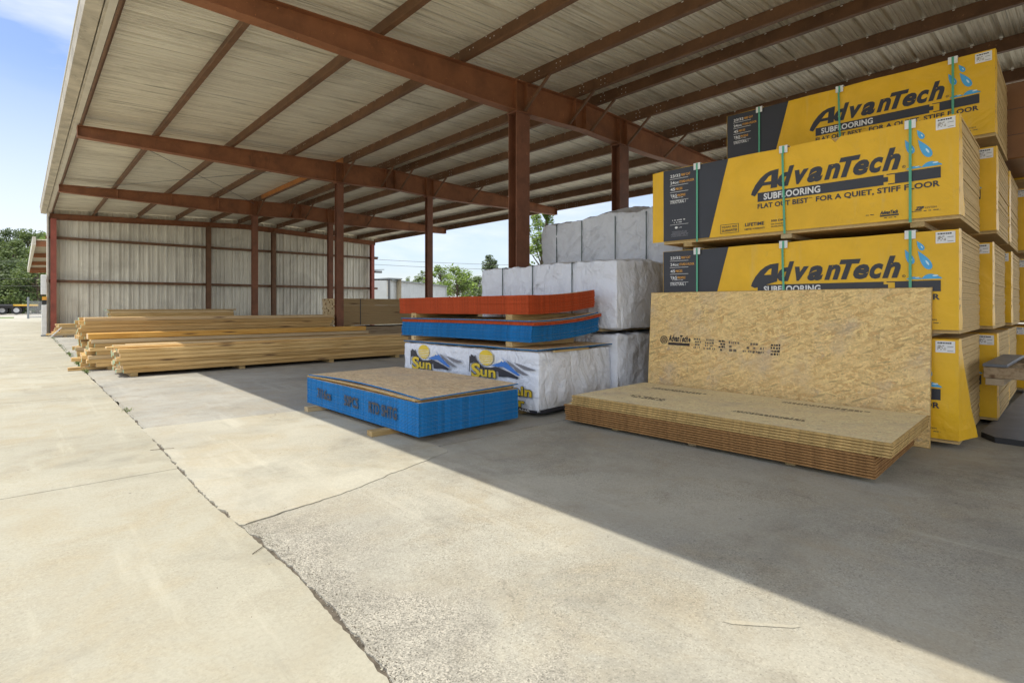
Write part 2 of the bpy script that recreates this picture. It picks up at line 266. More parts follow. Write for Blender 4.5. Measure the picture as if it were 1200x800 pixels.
# ------------------------------------------------------------------ mesh builder
class MB:
    def __init__(s): s.v = []; s.f = []; s.m = []; s.mats = []
    def mi(s, m):
        if m not in s.mats: s.mats.append(m)
        return s.mats.index(m)
    def quad(s, pts, m):
        i = len(s.v); s.v += [tuple(p) for p in pts]; s.f.append(tuple(range(i, i+len(pts)))); s.m.append(s.mi(m))
    def box(s, x0, x1, y0, y1, z0, z1, m, tf=None, ends=None):
        i = len(s.v)
        pts = [Vector((x, y, z)) for z in (z0, z1) for y in (y0, y1) for x in (x0, x1)]
        if tf: pts = [tf(p) for p in pts]
        s.v += [tuple(p) for p in pts]
        for q, f in enumerate([(0,2,3,1), (4,5,7,6), (0,1,5,4), (2,6,7,3), (0,4,6,2), (1,3,7,5)]):
            s.f.append(tuple(i+k for k in f)); s.m.append(s.mi(ends if (ends and q >= 4) else m))
    def bar(s, a, b, w, h, m, up=(0,0,1)):
        a = Vector(a); b = Vector(b); d = (b-a); l = d.length; d.normalize(); u = Vector(up); x = d.cross(u)
        if x.length < 1e-4: x = d.cross(Vector((0,1,0)))
        x.normalize(); u = x.cross(d)
        s.box(0, l, -w/2, w/2, -h/2, h/2, m, tf=lambda p: a + d*p.x + x*p.y + u*p.z)
    def tube(s, pts, r, m, n=8, r2=None, cap=True):
        rings = []
        for k, p in enumerate(pts):
            p = Vector(p); q = Vector(pts[min(k+1, len(pts)-1)]) - Vector(pts[max(k-1, 0)]); q.normalize()
            a = q.orthogonal().normalized() if abs(q.z) < .99 else Vector((1,0,0)); b = q.cross(a)
            rad = r if r2 is None else r + (r2-r)*k/(len(pts)-1)
            i = len(s.v); s.v += [tuple(p + (a*math.cos(6.2832*j/n) + b*math.sin(6.2832*j/n))*rad) for j in range(n)]; rings.append(i)
        for r0, r1 in zip(rings, rings[1:]):
            for j in range(n): s.f.append((r0+j, r0+(j+1) % n, r1+(j+1) % n, r1+j)); s.m.append(s.mi(m))
        if cap: 
            for r0 in (rings[0], rings[-1]): s.f.append(tuple(r0+j for j in range(n))); s.m.append(s.mi(m))
    def profile(s, prof, axis, a, b, m, n=1, fn=None):
        """open profile of (p,q) pairs swept along an axis"""
        rows = []
        for k in range(n+1):
            t = a + (b-a)*k/n; i = len(s.v)
            for p, q in prof: s.v.append(tuple(fn(t, p, q)))
            rows.append(i)
        for r0, r1 in zip(rows, rows[1:]):
            for j in range(len(prof)-1): s.f.append((r0+j, r0+j+1, r1+j+1, r1+j)); s.m.append(s.mi(m))
    def poly(s, pts3, m, depth=0):
        bm = bmesh.new(); vs = [bm.verts.new(p) for p in pts3]; f = bm.faces.new(vs); bmesh.ops.triangulate(bm, faces=[f])
        bm.verts.index_update(); i = len(s.v); s.v += [tuple(v.co) for v in bm.verts]
        for f in bm.faces: s.f.append(tuple(i+v.index for v in f.verts)); s.m.append(s.mi(m))
        bm.free()
    def build(s, name, parent=None, loc=None, smooth=False, bevel=0):
        me = bpy.data.meshes.new(name); me.from_pydata(s.v, [], s.f); me.update()
        for m in s.mats: me.materials.append(m)
        me.polygons.foreach_set('material_index', s.m)
        if smooth: me.polygons.foreach_set('use_smooth', [True]*len(s.f))
        o = bpy.data.objects.new(name, me); COL.objects.link(o)
        if parent: o.parent = parent
        if loc: o.location = loc
        if bevel:
            b = o.modifiers.new('b', 'BEVEL'); b.width = bevel; b.segments = 1; b.limit_method = 'ANGLE'
        return o

def tag(o, label=None, cat=None, group=None, kind=None):
    if label: o['label'] = label
    if cat: o['category'] = cat
    if group: o['group'] = group
    if kind: o['kind'] = kind
    return o
def empty(name, loc=(0,0,0), rz=0, **k):
    o = bpy.data.objects.new(name, None); o.empty_display_size = .2; COL.objects.link(o); o.location = loc; o.rotation_euler = (0, 0, rz)
    return tag(o, **k)
def copy_tree(o, parent=None):
    c = o.copy(); COL.objects.link(c)
    if parent: c.parent = parent
    for ch in [x for x in bpy.data.objects if x.parent == o]: copy_tree(ch, c)
    return c

# ------------------------------------------------------------------ flat print (lettering, logos)
_tc = {}
def glyphs(body, bold=0., shear=0.):
    k = (body, bold, shear)
    if k in _tc: return _tc[k]
    cu = bpy.data.curves.new('txt', 'FONT'); cu.body = body; cu.offset = bold; cu.shear = shear; cu.resolution_u = 3; cu.space_character = 1 + bold*1.2
    ob = bpy.data.objects.new('txt', cu); COL.objects.link(ob)
    me = bpy.data.meshes.new_from_object(ob)
    vs = [(v.co.x, v.co.y) for v in me.vertices]; fs = [tuple(p.vertices) for p in me.polygons]
    bpy.data.objects.remove(ob); bpy.data.meshes.remove(me)
    x0 = min(v[0] for v in vs); x1 = max(v[0] for v in vs); y0 = min(v[1] for v in vs); y1 = max(v[1] for v in vs)
    vs = [((x-x0)/(x1-x0), (y-y0)/(y1-y0)) for x, y in vs]
    _tc[k] = (vs, fs); return _tc[k]
class Print(MB):
    def __init__(s, fn): super().__init__(); s.fn = fn
    def text(s, body, s0, s1, z0, z1, m, layer=1, bold=0., shear=0.):
        vs, fs = glyphs(body, bold, shear); i = len(s.v); k = s.mi(m)
        s.v += [tuple(s.fn(s0+(s1-s0)*x, z0+(z1-z0)*y, layer)) for x, y in vs]
        for f in fs: s.f.append(tuple(i+a for a in f)); s.m.append(k)
    def shape(s, pts, m, layer=1): s.poly([s.fn(a, b, layer) for a, b in pts], m)
    def rect(s, s0, s1, z0, z1, m, layer=1, n=1):
        for k in range(n):
            a = s0+(s1-s0)*k/n; b = s0+(s1-s0)*(k+1)/n
            s.quad([s.fn(a, z0, layer), s.fn(b, z0, layer), s.fn(b, z1, layer), s.fn(a, z1, layer)], m)
    def ell(s, cx, cz, rx, rz, m, layer=1, n=24, rot=0):
        c, q = math.cos(rot), math.sin(rot)
        s.shape([(cx+rx*math.cos(6.2832*i/n)*c-rz*math.sin(6.2832*i/n)*q, cz+rx*math.cos(6.2832*i/n)*q+rz*math.sin(6.2832*i/n)*c) for i in range(n)], m, layer)
    def ring(s, cx, cz, r0, r1, m, layer=1, n=24):
        for i in range(n):
            a, b = 6.2832*i/n, 6.2832*(i+1)/n
            s.quad([s.fn(cx+r0*math.cos(a), cz+r0*math.sin(a), layer), s.fn(cx+r1*math.cos(a), cz+r1*math.sin(a), layer), s.fn(cx+r1*math.cos(b), cz+r1*math.sin(b), layer), s.fn(cx+r0*math.cos(b), cz+r0*math.sin(b), layer)], m)
    def stamp(s, s0, s1, z0, z1, rows, m, layer=1, seed=1, fill=.75):
        r = random.Random(seed); h = (z1-z0)/rows
        for k in range(rows):
            x = s0 + r.random()*(s1-s0)*.12; e = s1 - r.random()*(s1-s0)*.12
            while x < e:
                w = h*r.uniform(.25, .9); 
                if r.random() < fill: s.rect(x, min(x+w, e), z0+k*h+h*.15, z0+k*h+h*r.uniform(.7, .9), m, layer)
                x += w + h*r.uniform(.12, .3)
#SETTING
# ================================================================== GROUND
def nz(x, y=0., z=0.): return noise.noise(Vector((x, y, z)))
def jag(y, seed, a=1.): return a*(.010*nz(y*2.2, seed) + .011*nz(y*9, seed) + .007*nz(y*27, seed) + .004*nz(y*70, seed))
JX = [(-8, .75), (1.36, .764), (1.7, .782), (2.23, .803), (2.76, .782), (3.24, .75), (4.17, .757), (5.16, .774), (6.74, .770), (10.9, .757), (23.8, .745), (30, .74)]
def jx(y):
    for (a, x0), (b, x1) in zip(JX, JX[1:]):
        if a <= y <= b: return x0 + (x1-x0)*(y-a)/(b-a)
    return .75
def run(p, q, seed, a=1., step=.025):
    p = Vector(p); q = Vector(q); n = max(1, int((q-p).length/step)); d = (q-p).normalized(); nn = Vector((-d.y, d.x))
    return [tuple(p + (q-p)*k/n + nn*(jag((p+(q-p)*k/n).length*1.0, seed, a) if 0 < k < n else 0)) for k in range(n)]
def slab(mb, pts, z, m, th=.05):
    mb.poly([(x, y, z) for x, y in pts], m)
    n = len(pts)
    for i in range(n):
        (x0, y0), (x1, y1) = pts[i], pts[(i+1) % n]
        mb.quad([(x0, y0, z), (x0, y0, z-th), (x1, y1, z-th), (x1, y1, z)], m)
g = MB(); g.quad([(-700, -300, -.05), (900, -300, -.05), (900, 900, -.05), (-700, 900, -.05)], M['gravel']); tag(g.build('ground'), kind='structure')
g = MB(); g.quad([(.6, -7, -.007), (1.05, -7, -.007), (1.05, 27, -.007), (.6, 27, -.007)], M['dirt']); tag(g.build('joint_soil'), kind='structure')
pv = MB()
ys = [-8, .1, 4.08, 8.06, 12.05, 16.05, 20.05, 24.05, 28]
for a, b in zip(ys, ys[1:]):
    a2, b2 = a+.004, b-.004; n = int((b2-a2)/(.02 if a < 6 else .05))
    edge_ = [(jx(a2+(b2-a2)*k/n) + jag(a2+(b2-a2)*k/n, 3.1, .9), a2+(b2-a2)*k/n) for k in range(n+1)]
    for xa, xb in ((-4.6, None), (-9.8, -4.61), (-30, -9.81)):
        if xb is None: slab(pv, [(xa, a2)] + edge_ + [(xa, b2)], 0, M['pave'])
        else: slab(pv, [(xa, a2), (xb, a2), (xb, b2), (xa, b2)], 0, M['pave'])
slab(pv, [(-30, 28.01), (30, 28.01), (30, 62), (-30, 62)], 0, M['pave'])
tag(pv.build('pavement'), kind='structure')
def ledge(a, b, gap):
    n = int(abs(b-a)/.02); out = []
    for k in range(n+1):
        y = a+(b-a)*k/n; w = gap(y)
        out.append((jx(y) + w + jag(y, 8.7, 1.5) + .006*nz(y*55, 2.2) + (.014*max(0, nz(y*6, 5.5)) if y < 3.2 else 0), y))
    return out
gapf = lambda y: .006 + (.010*max(0, 1-abs(y-1.9)/.9)) + .012*abs(nz(y*1.7, 4.4))
fl = MB()
J1 = [(.83, 2.80), (1.30, 2.90), (2.10, 3.165), (2.30, 3.24), (2.33, 3.40)]
def poly_run(pts, seed, a): 
    o = []
    for p, q in zip(pts, pts[1:]): o += run(p, q, seed, a)
    return o + [pts[-1]]
near = ledge(2.80, -8, gapf) + [(16, -8), (16, 3.4)] + [(p[0], p[1]-.004) for p in reversed(poly_run([(.80, 2.80)] + J1[1:], 12.3, 1.5))][:-1]
slab(fl, near, 0, M['rough']); 
far = poly_run([(.80, 5.60), (2.0, 5.50), (2.33, 5.47)], 21.1, .7) + [(2.337, 3.407), (16, 3.407), (16, 7.70), (.80, 7.70)] + list(reversed(ledge(5.62, 7.69, gapf)))[::1]
slab(fl, far, 0, M['old'])
for a, b in ((7.706, 12.0), (12.006, 18.3), (18.306, 25.2)):
    slab(fl, list(reversed(ledge(a, b, gapf))) + [(jx(a)+.03, a), (16, a), (16, b)], 0, M['old'])
tag(fl.build('floor'), kind='structure')
pt = MB()
patch = poly_run([(.80, 2.81)] + J1[1:], 12.3, 1.5) + [(2.325, 5.46)] + list(reversed(poly_run([(.80, 5.592), (2.0, 5.492), (2.325, 5.46)], 21.1, .7)))[1:] + list(reversed(ledge(2.83, 5.57, lambda y: gapf(y)*.7)))[0:]
slab(pt, patch, .003, M['patch']); tag(pt.build('concrete_patch'), kind='structure')
# loose grit and chips in the joint
rb = MB(); rr_ = random.Random(5)
def chip(mb, x, y, z, s, m):
    pts = []
    for k in range(6):
        d = Vector((rr_.gauss(0, 1), rr_.gauss(0, 1), rr_.gauss(0, 1))).normalized()*s*rr_.uniform(.6, 1); pts.append(Vector((x, y, z+s*.3)) + Vector((d.x, d.y, d.z*.6)))
    bm = bmesh.new(); 
    for p in pts: bm.verts.new(p)
    bmesh.ops.convex_hull(bm, input=bm.verts); bm.verts.index_update(); i = len(mb.v); mb.v += [tuple(v.co) for v in bm.verts]
    for f in bm.faces: mb.f.append(tuple(i+v.index for v in f.verts)); mb.m.append(mb.mi(m))
    bm.free()
for k in range(2600):
    y = rr_.uniform(1.0, 3.2) if k < 1900 else rr_.uniform(3.2, 8); sp = .03 if y < 3.2 else .012
    x = jx(y) + .016 + abs(rr_.gauss(0, sp)) * (1.8 if 1.6 < y < 2.3 else 1); inn = x < jx(y)+gapf(y)+.005
    chip(rb, x, y, -.006 if inn else 0, rr_.uniform(.0015, .0065)*(1.1 if inn else .75), M[rr_.choice(['pave', 'rough', 'rough', 'patch', 'dirt'])])
for k in range(120):
    y = 2.83 + rr_.random()*.12; x = rr_.uniform(.86, 1.25); chip(rb, x, y + (x-.83)*.25, 0, rr_.uniform(.002, .006), M[rr_.choice(['pave', 'rough', 'dirt'])])
for k in range(500):
    chip(rb, rr_.uniform(-2.0, 4.2), rr_.uniform(.6, 9), 0, rr_.uniform(.001, .0035), M[rr_.choice(['dirt', 'rough', 'bark'])])
tag(rb.build('rubble'), kind='stuff')
sc = MB(); sc.poly([(1.745, .875, .0022), (1.77, .86, .0022), (1.90, .70, .0022), (1.905, .685, .0022), (1.88, .70, .0022), (1.80, .79, .0022), (1.752, .845, .0022)], M['patch']); tag(sc.build('pale_scrape'), kind='structure')
# short sticks lying by the joint
def stick(p, q, r=.0016, lab=''):
    s = MB(); s.tube([p, ((p[0]+q[0])/2+.004, (p[1]+q[1])/2, p[2]+.002), q], r, M['bark'], 5)
    tag(s.build('twig'), lab, 'twig')
stick((.70, 4.72, .003), (.84, 4.66, .004), lab='thin twig lying across the pavement joint, the farther of the two')
stick((.73, 2.455, .003), (.79, 2.50, .004), lab='thin twig lying across the pavement joint, the nearer of the two')
# weeds
wd = MB(); wr = random.Random(9)
def tuft(x, y, n, h):
    for k in range(n):
        a = wr.uniform(0, 6.28); l = h*wr.uniform(.4, 1); bx = x+wr.gauss(0, .02); by = y+wr.gauss(0, .05); w = .004
        tip = (bx+math.cos(a)*l*.6, by+math.sin(a)*l*.6, l*.8-.02); md = (bx+math.cos(a)*l*.25, by+math.sin(a)*l*.25, l*.55-.02)
        px, py = -math.sin(a)*w, math.cos(a)*w
        wd.quad([(bx-px, by-py, -.02), (bx+px, by+py, -.02), (md[0]+px*.7, md[1]+py*.7, md[2]), (md[0]-px*.7, md[1]-py*.7, md[2])], M['grass'])
        wd.quad([(md[0]-px*.7, md[1]-py*.7, md[2]), (md[0]+px*.7, md[1]+py*.7, md[2]), tip], M['grass'])
tuft(.79, 6.65, 40, .07)
for k in range(46): tuft(.77, wr.uniform(10.8, 15.5), 16, wr.uniform(.05, .11))
for k in range(30): tuft(.77, wr.uniform(15.5, 24), 10, .07)
tag(wd.build('weeds'), kind='stuff')
gs = MB(); slab(gs, [(-14, 62.5), (-.5, 62.5), (-.5, 70), (-14, 70)], -.02, M['grass'], .03); tag(gs.build('grass_verge'), kind='structure')

# ================================================================== THE SHED
def roofz(x): return CAMH + 3.43 + .04*(min(x, 14.33-x) - .8)
YF = [-6.5, -.2, 6.1, 12.46, 18.83, 25.0]; Y0, Y1 = -8.5, 25.7
shed = empty('storage_shed', (7.1, 8, 0), label='open steel storage shed with rusty red frame and ribbed metal roof over the stacked goods', cat='shed')
shed.location = (0, 0, 0)
# roof sheet with real ribs (underside seen)
rp = MB(); prof = []
y = Y0
while y < Y1:
    for dy, dz in ((0, 0), (.018, .036), (.05, .036), (.068, 0), (.100, 0), (.108, .011), (.124, .011), (.132, 0), (.162, 0), (.170, .011), (.186, .011), (.194, 0), (.224, 0), (.232, .011), (.248, .011), (.256, 0)):
        prof.append((y+dy, dz))
    y += .305
xs = [.52, 1.5, 3, 4.5, 6, 7.165, 8.3, 9.8, 11.3, 12.8, 13.81]
for x0, x1 in zip(xs, xs[1:]):
    rp.profile(prof, 0, x0, x1, M['roof'], 1, lambda t, p, q: (t, p, roofz(t)+q+.002))
ro = rp.build('roof_panel', shed)
rt = MB(); rt.box(.54, 7.165, Y0, Y1, 0, .02, M['gutter'], tf=lambda p: Vector((p.x, p.y, roofz(p.x)+.045+p.z))); rt.box(7.165, 13.79, Y0, Y1, 0, .02, M['gutter'], tf=lambda p: Vector((p.x, p.y, roofz(p.x)+.045+p.z)))
rt.build('roof_deck', shed)
# purlins
px = [.80, 1.98, 3.32, 4.58, 5.85, 6.89, 7.44, 8.48, 9.75, 11.0, 12.35, 13.55]
for i, x in enumerate(px):
    p = MB(); zt = roofz(x) - .001; zb = zt - .2; t = .006; w = .07
    p.box(x-t, x, Y0, Y1, zb+t, zt-t, M['steel2']); p.box(x-t, x+w, Y0, Y1, zt-t, zt, M['steel2']); w = .07 if i else .025; p.box(x-w, x, Y0, Y1, zb, zb+t, M['steel2']); p.box(x-w, x-w+t, Y0, Y1, zb+t, zb+t+.02, M['steel2'])
    if x > 4:
        for yf in YF:
            for s in (-1, 1):
                for dy in (.18, .26, .62, .70):
                    for dz in (.055, .13): p.box(x-t-.002, x-t, yf+s*dy-.007, yf+s*dy+.007, zb+dz, zb+dz+.014, M['dot'])  # pale squares painted as light showing through the lap holes
        yy = Y0+.03
        while yy < Y1:
            if rnd.random() < .8: p.box(x-t-.004, x-t-.0005, yy-.012, yy+.012, zt-.02, zt-.009, M['dot'])  # pale tabs painted as sky light showing under the roof ribs
            yy += .305
    p.build('purlin', shed)
o_ = MB(); o_.box(5.835, 5.843, 12.6, 18.7, roofz(5.85)-.2, roofz(5.85)-.012, M['orange']); o_.build('primed_plate', shed)
# frames: tapered I rafters
def dep(x): return .2 + .058*max(0, min(4.86, min(x, 14.33-x)-.8))
def frame(yf, x0=.74, x1=13.25, col=True, wall=False):
    b = MB(); n = 12; fw = .085; t = .011
    xs = [x0+(x1-x0)*k/n for k in range(n+1)]; xs.append(7.165); xs = sorted(xs)
    dd = (lambda x: .2) if wall else dep
    for a, c in zip(xs, xs[1:]):
        ta, tb = roofz(a)-.202, roofz(c)-.202; ba, bb = ta-dd(a), tb-dd(c)
        def bx(y0, y1, za0, za1, zb0, zb1):
            i = len(b.v); b.v += [(a, y0, za0), (a, y1, za0), (c, y1, zb0), (c, y0, zb0), (a, y0, za1), (a, y1, za1), (c, y1, zb1), (c, y0, zb1)]
            for f in [(0,1,2,3), (4,7,6,5), (0,3,7,4), (1,5,6,2)] + ([(0,4,5,1)] if a == xs[0] else []) + ([(2,6,7,3)] if c == xs[-1] else []): b.f.append(tuple(i+k for k in f)); b.m.append(b.mi(M['steel']))
        bx(yf-.004, yf+.004, ba+t, ta-t, bb+t, tb-t); bx(yf-fw, yf+fw, ta-t, ta, tb-t, tb); bx(yf-fw, yf+fw, ba, ba+t, bb, bb+t)
    for xs_ in (x0+.004, 5.55, 5.77, 6.9, 7.165, 8.12, 8.34, x1-.004):
        zt = roofz(xs_)-.202; b.box(xs_-.005, xs_+.005, yf-fw+.004, yf+fw-.004, zt-dd(xs_)+t+.001, zt-t-.001, M['steel'])
    bo = b.build('rafter', shed)
    if not wall:
        for x in (2.0, 3.32, 4.58) if yf > 15 else (): 
            k = MB(); k.bar((x, yf-.09, roofz(x)-.22), (x, yf-.03, roofz(x)-.2-dd(x)+.03), .03, .03, M['steel']); k.build('brace', bo)
        for x, dx in ((5.85, .0), (6.89, 0), (7.44, 0), (8.48, 0), (9.75, 0)):
            k = MB(); k.bar((x-.02, yf-.5, roofz(x)-.19), (x-.12, yf-.05, roofz(x)-.2-dd(x)+.03), .035, .035, M['steel2']); k.build('brace', bo)
            if yf > 3: k = MB(); k.bar((x-.02, yf+.5, roofz(x)-.19), (x-.12, yf+.05, roofz(x)-.2-dd(x)+.03), .035, .035, M['steel2']); k.build('brace', bo)
    return bo
def column(x, y, w, d, m='cols'):
    c = MB(); t = .013; zt = roofz(x)-.202-dep(x)-.001
    c.box(x-w/2, x+w/2, y-d/2, y-d/2+t, .02, zt-.02, M[m]); c.box(x-w/2, x+w/2, y+d/2-t, y+d/2, .02, zt-.02, M[m]); c.box(x-.006, x+.006, y-d/2+t, y+d/2-t, .02, zt-.02, M[m])
    c.box(x-w/2-.02, x+w/2+.02, y-d/2-.02, y+d/2+.02, zt-.02, zt, M[m]); c.box(x-w/2-.05, x+w/2+.05, y-d/2-.05, y+d/2+.05, 0, .02, M[m])
    c.build('column', shed)
for i, yf in enumerate(YF):
    frame(yf, wall=(i == 5))
    if 0 < i < 5:
        w, d = ((.27, .19), (.17, .13), (.17, .15))[max(0, i-2)] if i > 1 else (.27, .19)
        if i > 1:
            for x in (5.67, 8.23): column(x, yf, w, d)
# gutter and eave trim
gt = MB()
gp = [(.50, .10), (.50, .0), (.515, -.12), (.66, -.135), (.675, -.05)]
gt.profile([(x, z) for x, z in gp], 1, Y0, Y1+.1, M['gutter'], 1, lambda t, p, q: (p, t, roofz(.8)+q)); gt.profile([(x+.006, z+.006) for x, z in gp], 1, Y0, Y1+.1, M['gutter'], 1, lambda t, p, q: (p, t, roofz(.8)+q))
gt.quad([(.50, Y1+.1, roofz(.8)+.10), (.515, Y1+.1, roofz(.8)-.12), (.66, Y1+.1, roofz(.8)-.135), (.675, Y1+.1, roofz(.8)-.05)], M['gutter'])
gt.box(.488, .50, Y0, Y1+.1, roofz(.8)+.08, roofz(.8)+.11, M['trim'])
gt.build('gutter', shed)
et = MB(); et.box(.677, .70, Y0, Y1+.1, roofz(.8)-.17, roofz(.8)-.0, M['gutter']); et.box(.70, .77, Y0, Y1+.1, roofz(.8)-.175, roofz(.8)-.165, M['trim']); et.build('eave_trim', shed)
rk = MB(); rk.box(.54, 7.16, Y1, Y1+.03, -.1, .05, M['trim'], tf=lambda p: Vector((p.x, p.y, roofz(p.x)+p.z))); rk.box(7.16, 13.8, Y1, Y1+.03, -.1, .05, M['trim'], tf=lambda p: Vector((p.x, p.y, roofz(p.x)+p.z))); rk.build('rake_trim', shed)
# back wall with ribs running up
wl = MB(); prof = []; x = .86
while x < 13.1:
    for dx, dy in ((0, 0), (.006, .055), (.05, .055), (.056, 0), (.14, 0), (.150, .022), (.185, .022), (.195, 0)): prof.append((x+dx, dy))
    x += .305
YW = 25.02
wl.v = []; 
for k, (p, q) in enumerate(prof): wl.v += [(p, YW-q+.07, .03), (p, YW-q+.07, roofz(p)-.03)]
for k in range(len(prof)-1): wl.f.append((2*k, 2*k+1, 2*k+3, 2*k+2)); wl.m.append(wl.mi(M['wall']))
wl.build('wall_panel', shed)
wb = MB(); wb.box(.70, 13.22, YW+.075, YW+.10, .03, 4.38, M['trim']); wb.build('wall_backing', shed)
for z in (1.90, 3.42):
    gi = MB(); gi.box(.62, 13.35, YW-.16, YW+.02, z, z+.008, M['steel2']); gi.box(.62, 13.35, YW-.168, YW-.16, z-.03, z+.07, M['steel2']); gi.build('girt', shed)
b_ = MB(); b_.box(.86, 13.1, YW-.02, YW+.02, 0.0, .06, M['steel2']); b_.build('base_angle', shed)
def wpost(x, m, w=.16, d=.2):
    c = MB(); t = .012; zt = roofz(x)-.41
    c.box(x-w/2, x+w/2, YW-.38, YW-.38+t, 0, zt, M[m]); c.box(x-w/2, x+w/2, YW-.19, YW-.19+t, 0, zt, M[m]); c.box(x-.006, x+.006, YW-.38+t, YW-.19, 0, zt, M[m]); c.build('wall_post', shed)
wpost(.83, 'redsteel'); wpost(5.67, 'steel2'); wpost(8.23, 'steel2'); wpost(12.98, 'redsteel')
tr = MB(); tr.box(.655, .70, YW-.25, YW+.12, .02, 4.2, M['trim']); tr.build('corner_trim', shed)
cb = MB(); cb.tube([(1.4, 12.6, roofz(1.4)-.24), (5.6, 18.7, roofz(5.6)-.3)], .006, M['wire'], 5); cb.tube([(5.4, 12.6, roofz(5)-.3), (1.3, 18.7, roofz(1)-.24)], .006, M['wire'], 5); cb.build('brace_cable', shed)
st = MB(); st.box(13.0, 13.4, YW-.14, YW-.10, 3.46, 3.52, M['chassis']); st.build('girt_stub', shed)
lt = empty('wall_light', (13.2, YW-.1, 2.85), label='small grey floodlight on an arm at the far corner of the shed', cat='floodlight')
a = MB(); a.bar((-.12, 0, 0), (.55, 0, .05), .03, .03, M['gatem']); a.build('arm', lt)
a = MB(); a.box(.0, .38, -.09, .09, -.14, -.03, M['gatem']); a.build('lamp_housing', lt)
# things fixed outside the near left corner post
bx = empty('utility_box', (.57, YW-.3, 2.12), label='white box hung on the outer shed corner below the red bracket', cat='box')
a = MB(); a.box(-.075, .075, -.06, .06, -.68, .0, M['whitebox']); a.build('casing', bx, bevel=.01); a = MB(); a.box(-.05, .05, -.064, -.061, -.5, -.1, M['sticker']); a.build('cover', bx)
bx = empty('downpipe_guard', (.585, YW-.3, 1.08), label='white guard standing on the ground at the outer shed corner', cat='guard')
a = MB(); a.box(-.07, .07, -.06, .06, -1.06, .0, M['whitebox']); a.build('casing', bx, bevel=.01); a = MB(); a.box(-.09, .09, -.08, .08, -1.075, -1.03, M['gatem']); a.build('foot', bx)
bx = MB(); bx.box(.53, .65, YW-.36, YW-.24, 1.10, 1.25, M['rubber']); bx.box(.53, .65, YW-.361, YW-.239, 1.25, 1.37, M['pyel']); tag(bx.build('warning_marker'), 'small yellow and black marker between the white box and white guard', 'marker')

# ================================================================== FURTHER STRUCTURES
lean = empty('lean_to_shed', label='low open lean-to with brown frames beyond the back wall on the left', cat='lean-to')
z0 = 3.33
a = MB(); prof = []; yy = 26.8
while yy < 49: prof += [(yy, 0), (yy+.03, .03), (yy+.08, .03), (yy+.11, 0)]; yy += .4
a.profile(prof, 0, .35, 6, M['tan'], 1, lambda t, p, q: (t, p, z0+.16+q+.05*(t-.3))); a.build('roof_panel', lean)
for yf in (26.9, 33.2, 39.5, 45.8, 49):
    a = MB(); a.bar((.4, yf, z0+.03), (6, yf, z0+.3), .14, .2, M['steel']); a.build('rafter', lean)
    a = MB(); a.box(5.6, 5.75, yf-.07, yf+.07, 0, z0+.1, M['steel']); a.build('column', lean)
a = MB(); a.box(.30, .40, 26.7, 49.1, z0-.02, z0+.28, M['trim']); a.build('fascia', lean)
wh = empty('white_warehouse', label='long low white metal warehouse beyond the yard', cat='warehouse')
def W2(u, d):
    th = YAW; cx = (u-600)/635*d; return Vector((cx*math.cos(th)+d*math.sin(th), -cx*math.sin(th)+d*math.cos(th), 0))
A, B = W2(457, 43.7), W2(523, 57.5); Cc = B + (B-A).normalized().cross(Vector((0,0,1)))*-9; D = A + (Cc-B)
dn = (B-A).normalized(); ln = (B-A).length; nn = Vector((dn.y, -dn.x, 0))
a = MB(); x = 0
while x < ln:
    p, q = A+dn*x, A+dn*min(x+.5, ln); a.quad([p+nn*.03, q+nn*.03-dn*.3, q+nn*.03-dn*.3+Vector((0,0,3.15)), p+nn*.03+Vector((0,0,3.15))], M['wbuild']); a.quad([q+nn*.03-dn*.3, q-dn*.15, q-dn*.15+Vector((0,0,3.15)), q+nn*.03-dn*.3+Vector((0,0,3.15))], M['wbuild']); a.quad([q-dn*.15, q+nn*.03, q+nn*.03+Vector((0,0,3.15)), q-dn*.15+Vector((0,0,3.15))], M['wbuild']); x += .5
a.quad([B, Cc, Cc+Vector((0,0,3.1)), B+Vector((0,0,3.1))], M['wbuild']); a.quad([A, D, D+Vector((0,0,3.1)), A+Vector((0,0,3.1))], M['wbuild']); a.build('wall', wh)
a = MB(); hh = Vector((0,0,3.16)); a.quad([A+nn*.2+hh, B+nn*.2+hh, Cc+hh+Vector((0,0,.2)), D+hh+Vector((0,0,.2))], M['gatem']); a.quad([A+nn*.2+hh, B+nn*.2+hh, B+nn*.2+hh-Vector((0,0,.1)), A+nn*.2+hh-Vector((0,0,.1))], M['gatem']); a.build('roof', wh)
rs = empty('storage_rack', label='tan open-fronted rack building left of the white warehouse', cat='storage rack')
E1, E2 = W2(434, 45.5), W2(455.6, 43.6); de = (E2-E1).normalized(); le = (E2-E1).length; bk = Vector((-de.y, de.x, 0))*1.2
a = MB(); a.quad([E1+bk, E2+bk, E2+bk+Vector((0,0,3.3)), E1+bk+Vector((0,0,3.3))], M['tan']); a.build('back_wall', rs)
a = MB(); a.box(0, le, -.1, 1.3, 3.2, 3.3, M['gatem'], tf=lambda p: E1+de*p.x+bk.normalized()*p.y+Vector((0,0,p.z))); a.build('roof', rs)
for k in range(7):
    a = MB(); a.bar(E1+Vector((0,0,1.9+k*.19)), E2+Vector((0,0,1.9+k*.19)), .05, .05, M['tan']); a.build('shelf_rail', rs)
for k in (0, .55, 1): a = MB(); a.bar(E1+de*le*k, E1+de*le*k+Vector((0,0,3.2)), .09, .09, M['chassis'], up=(0,1,0)); a.build('upright', rs)

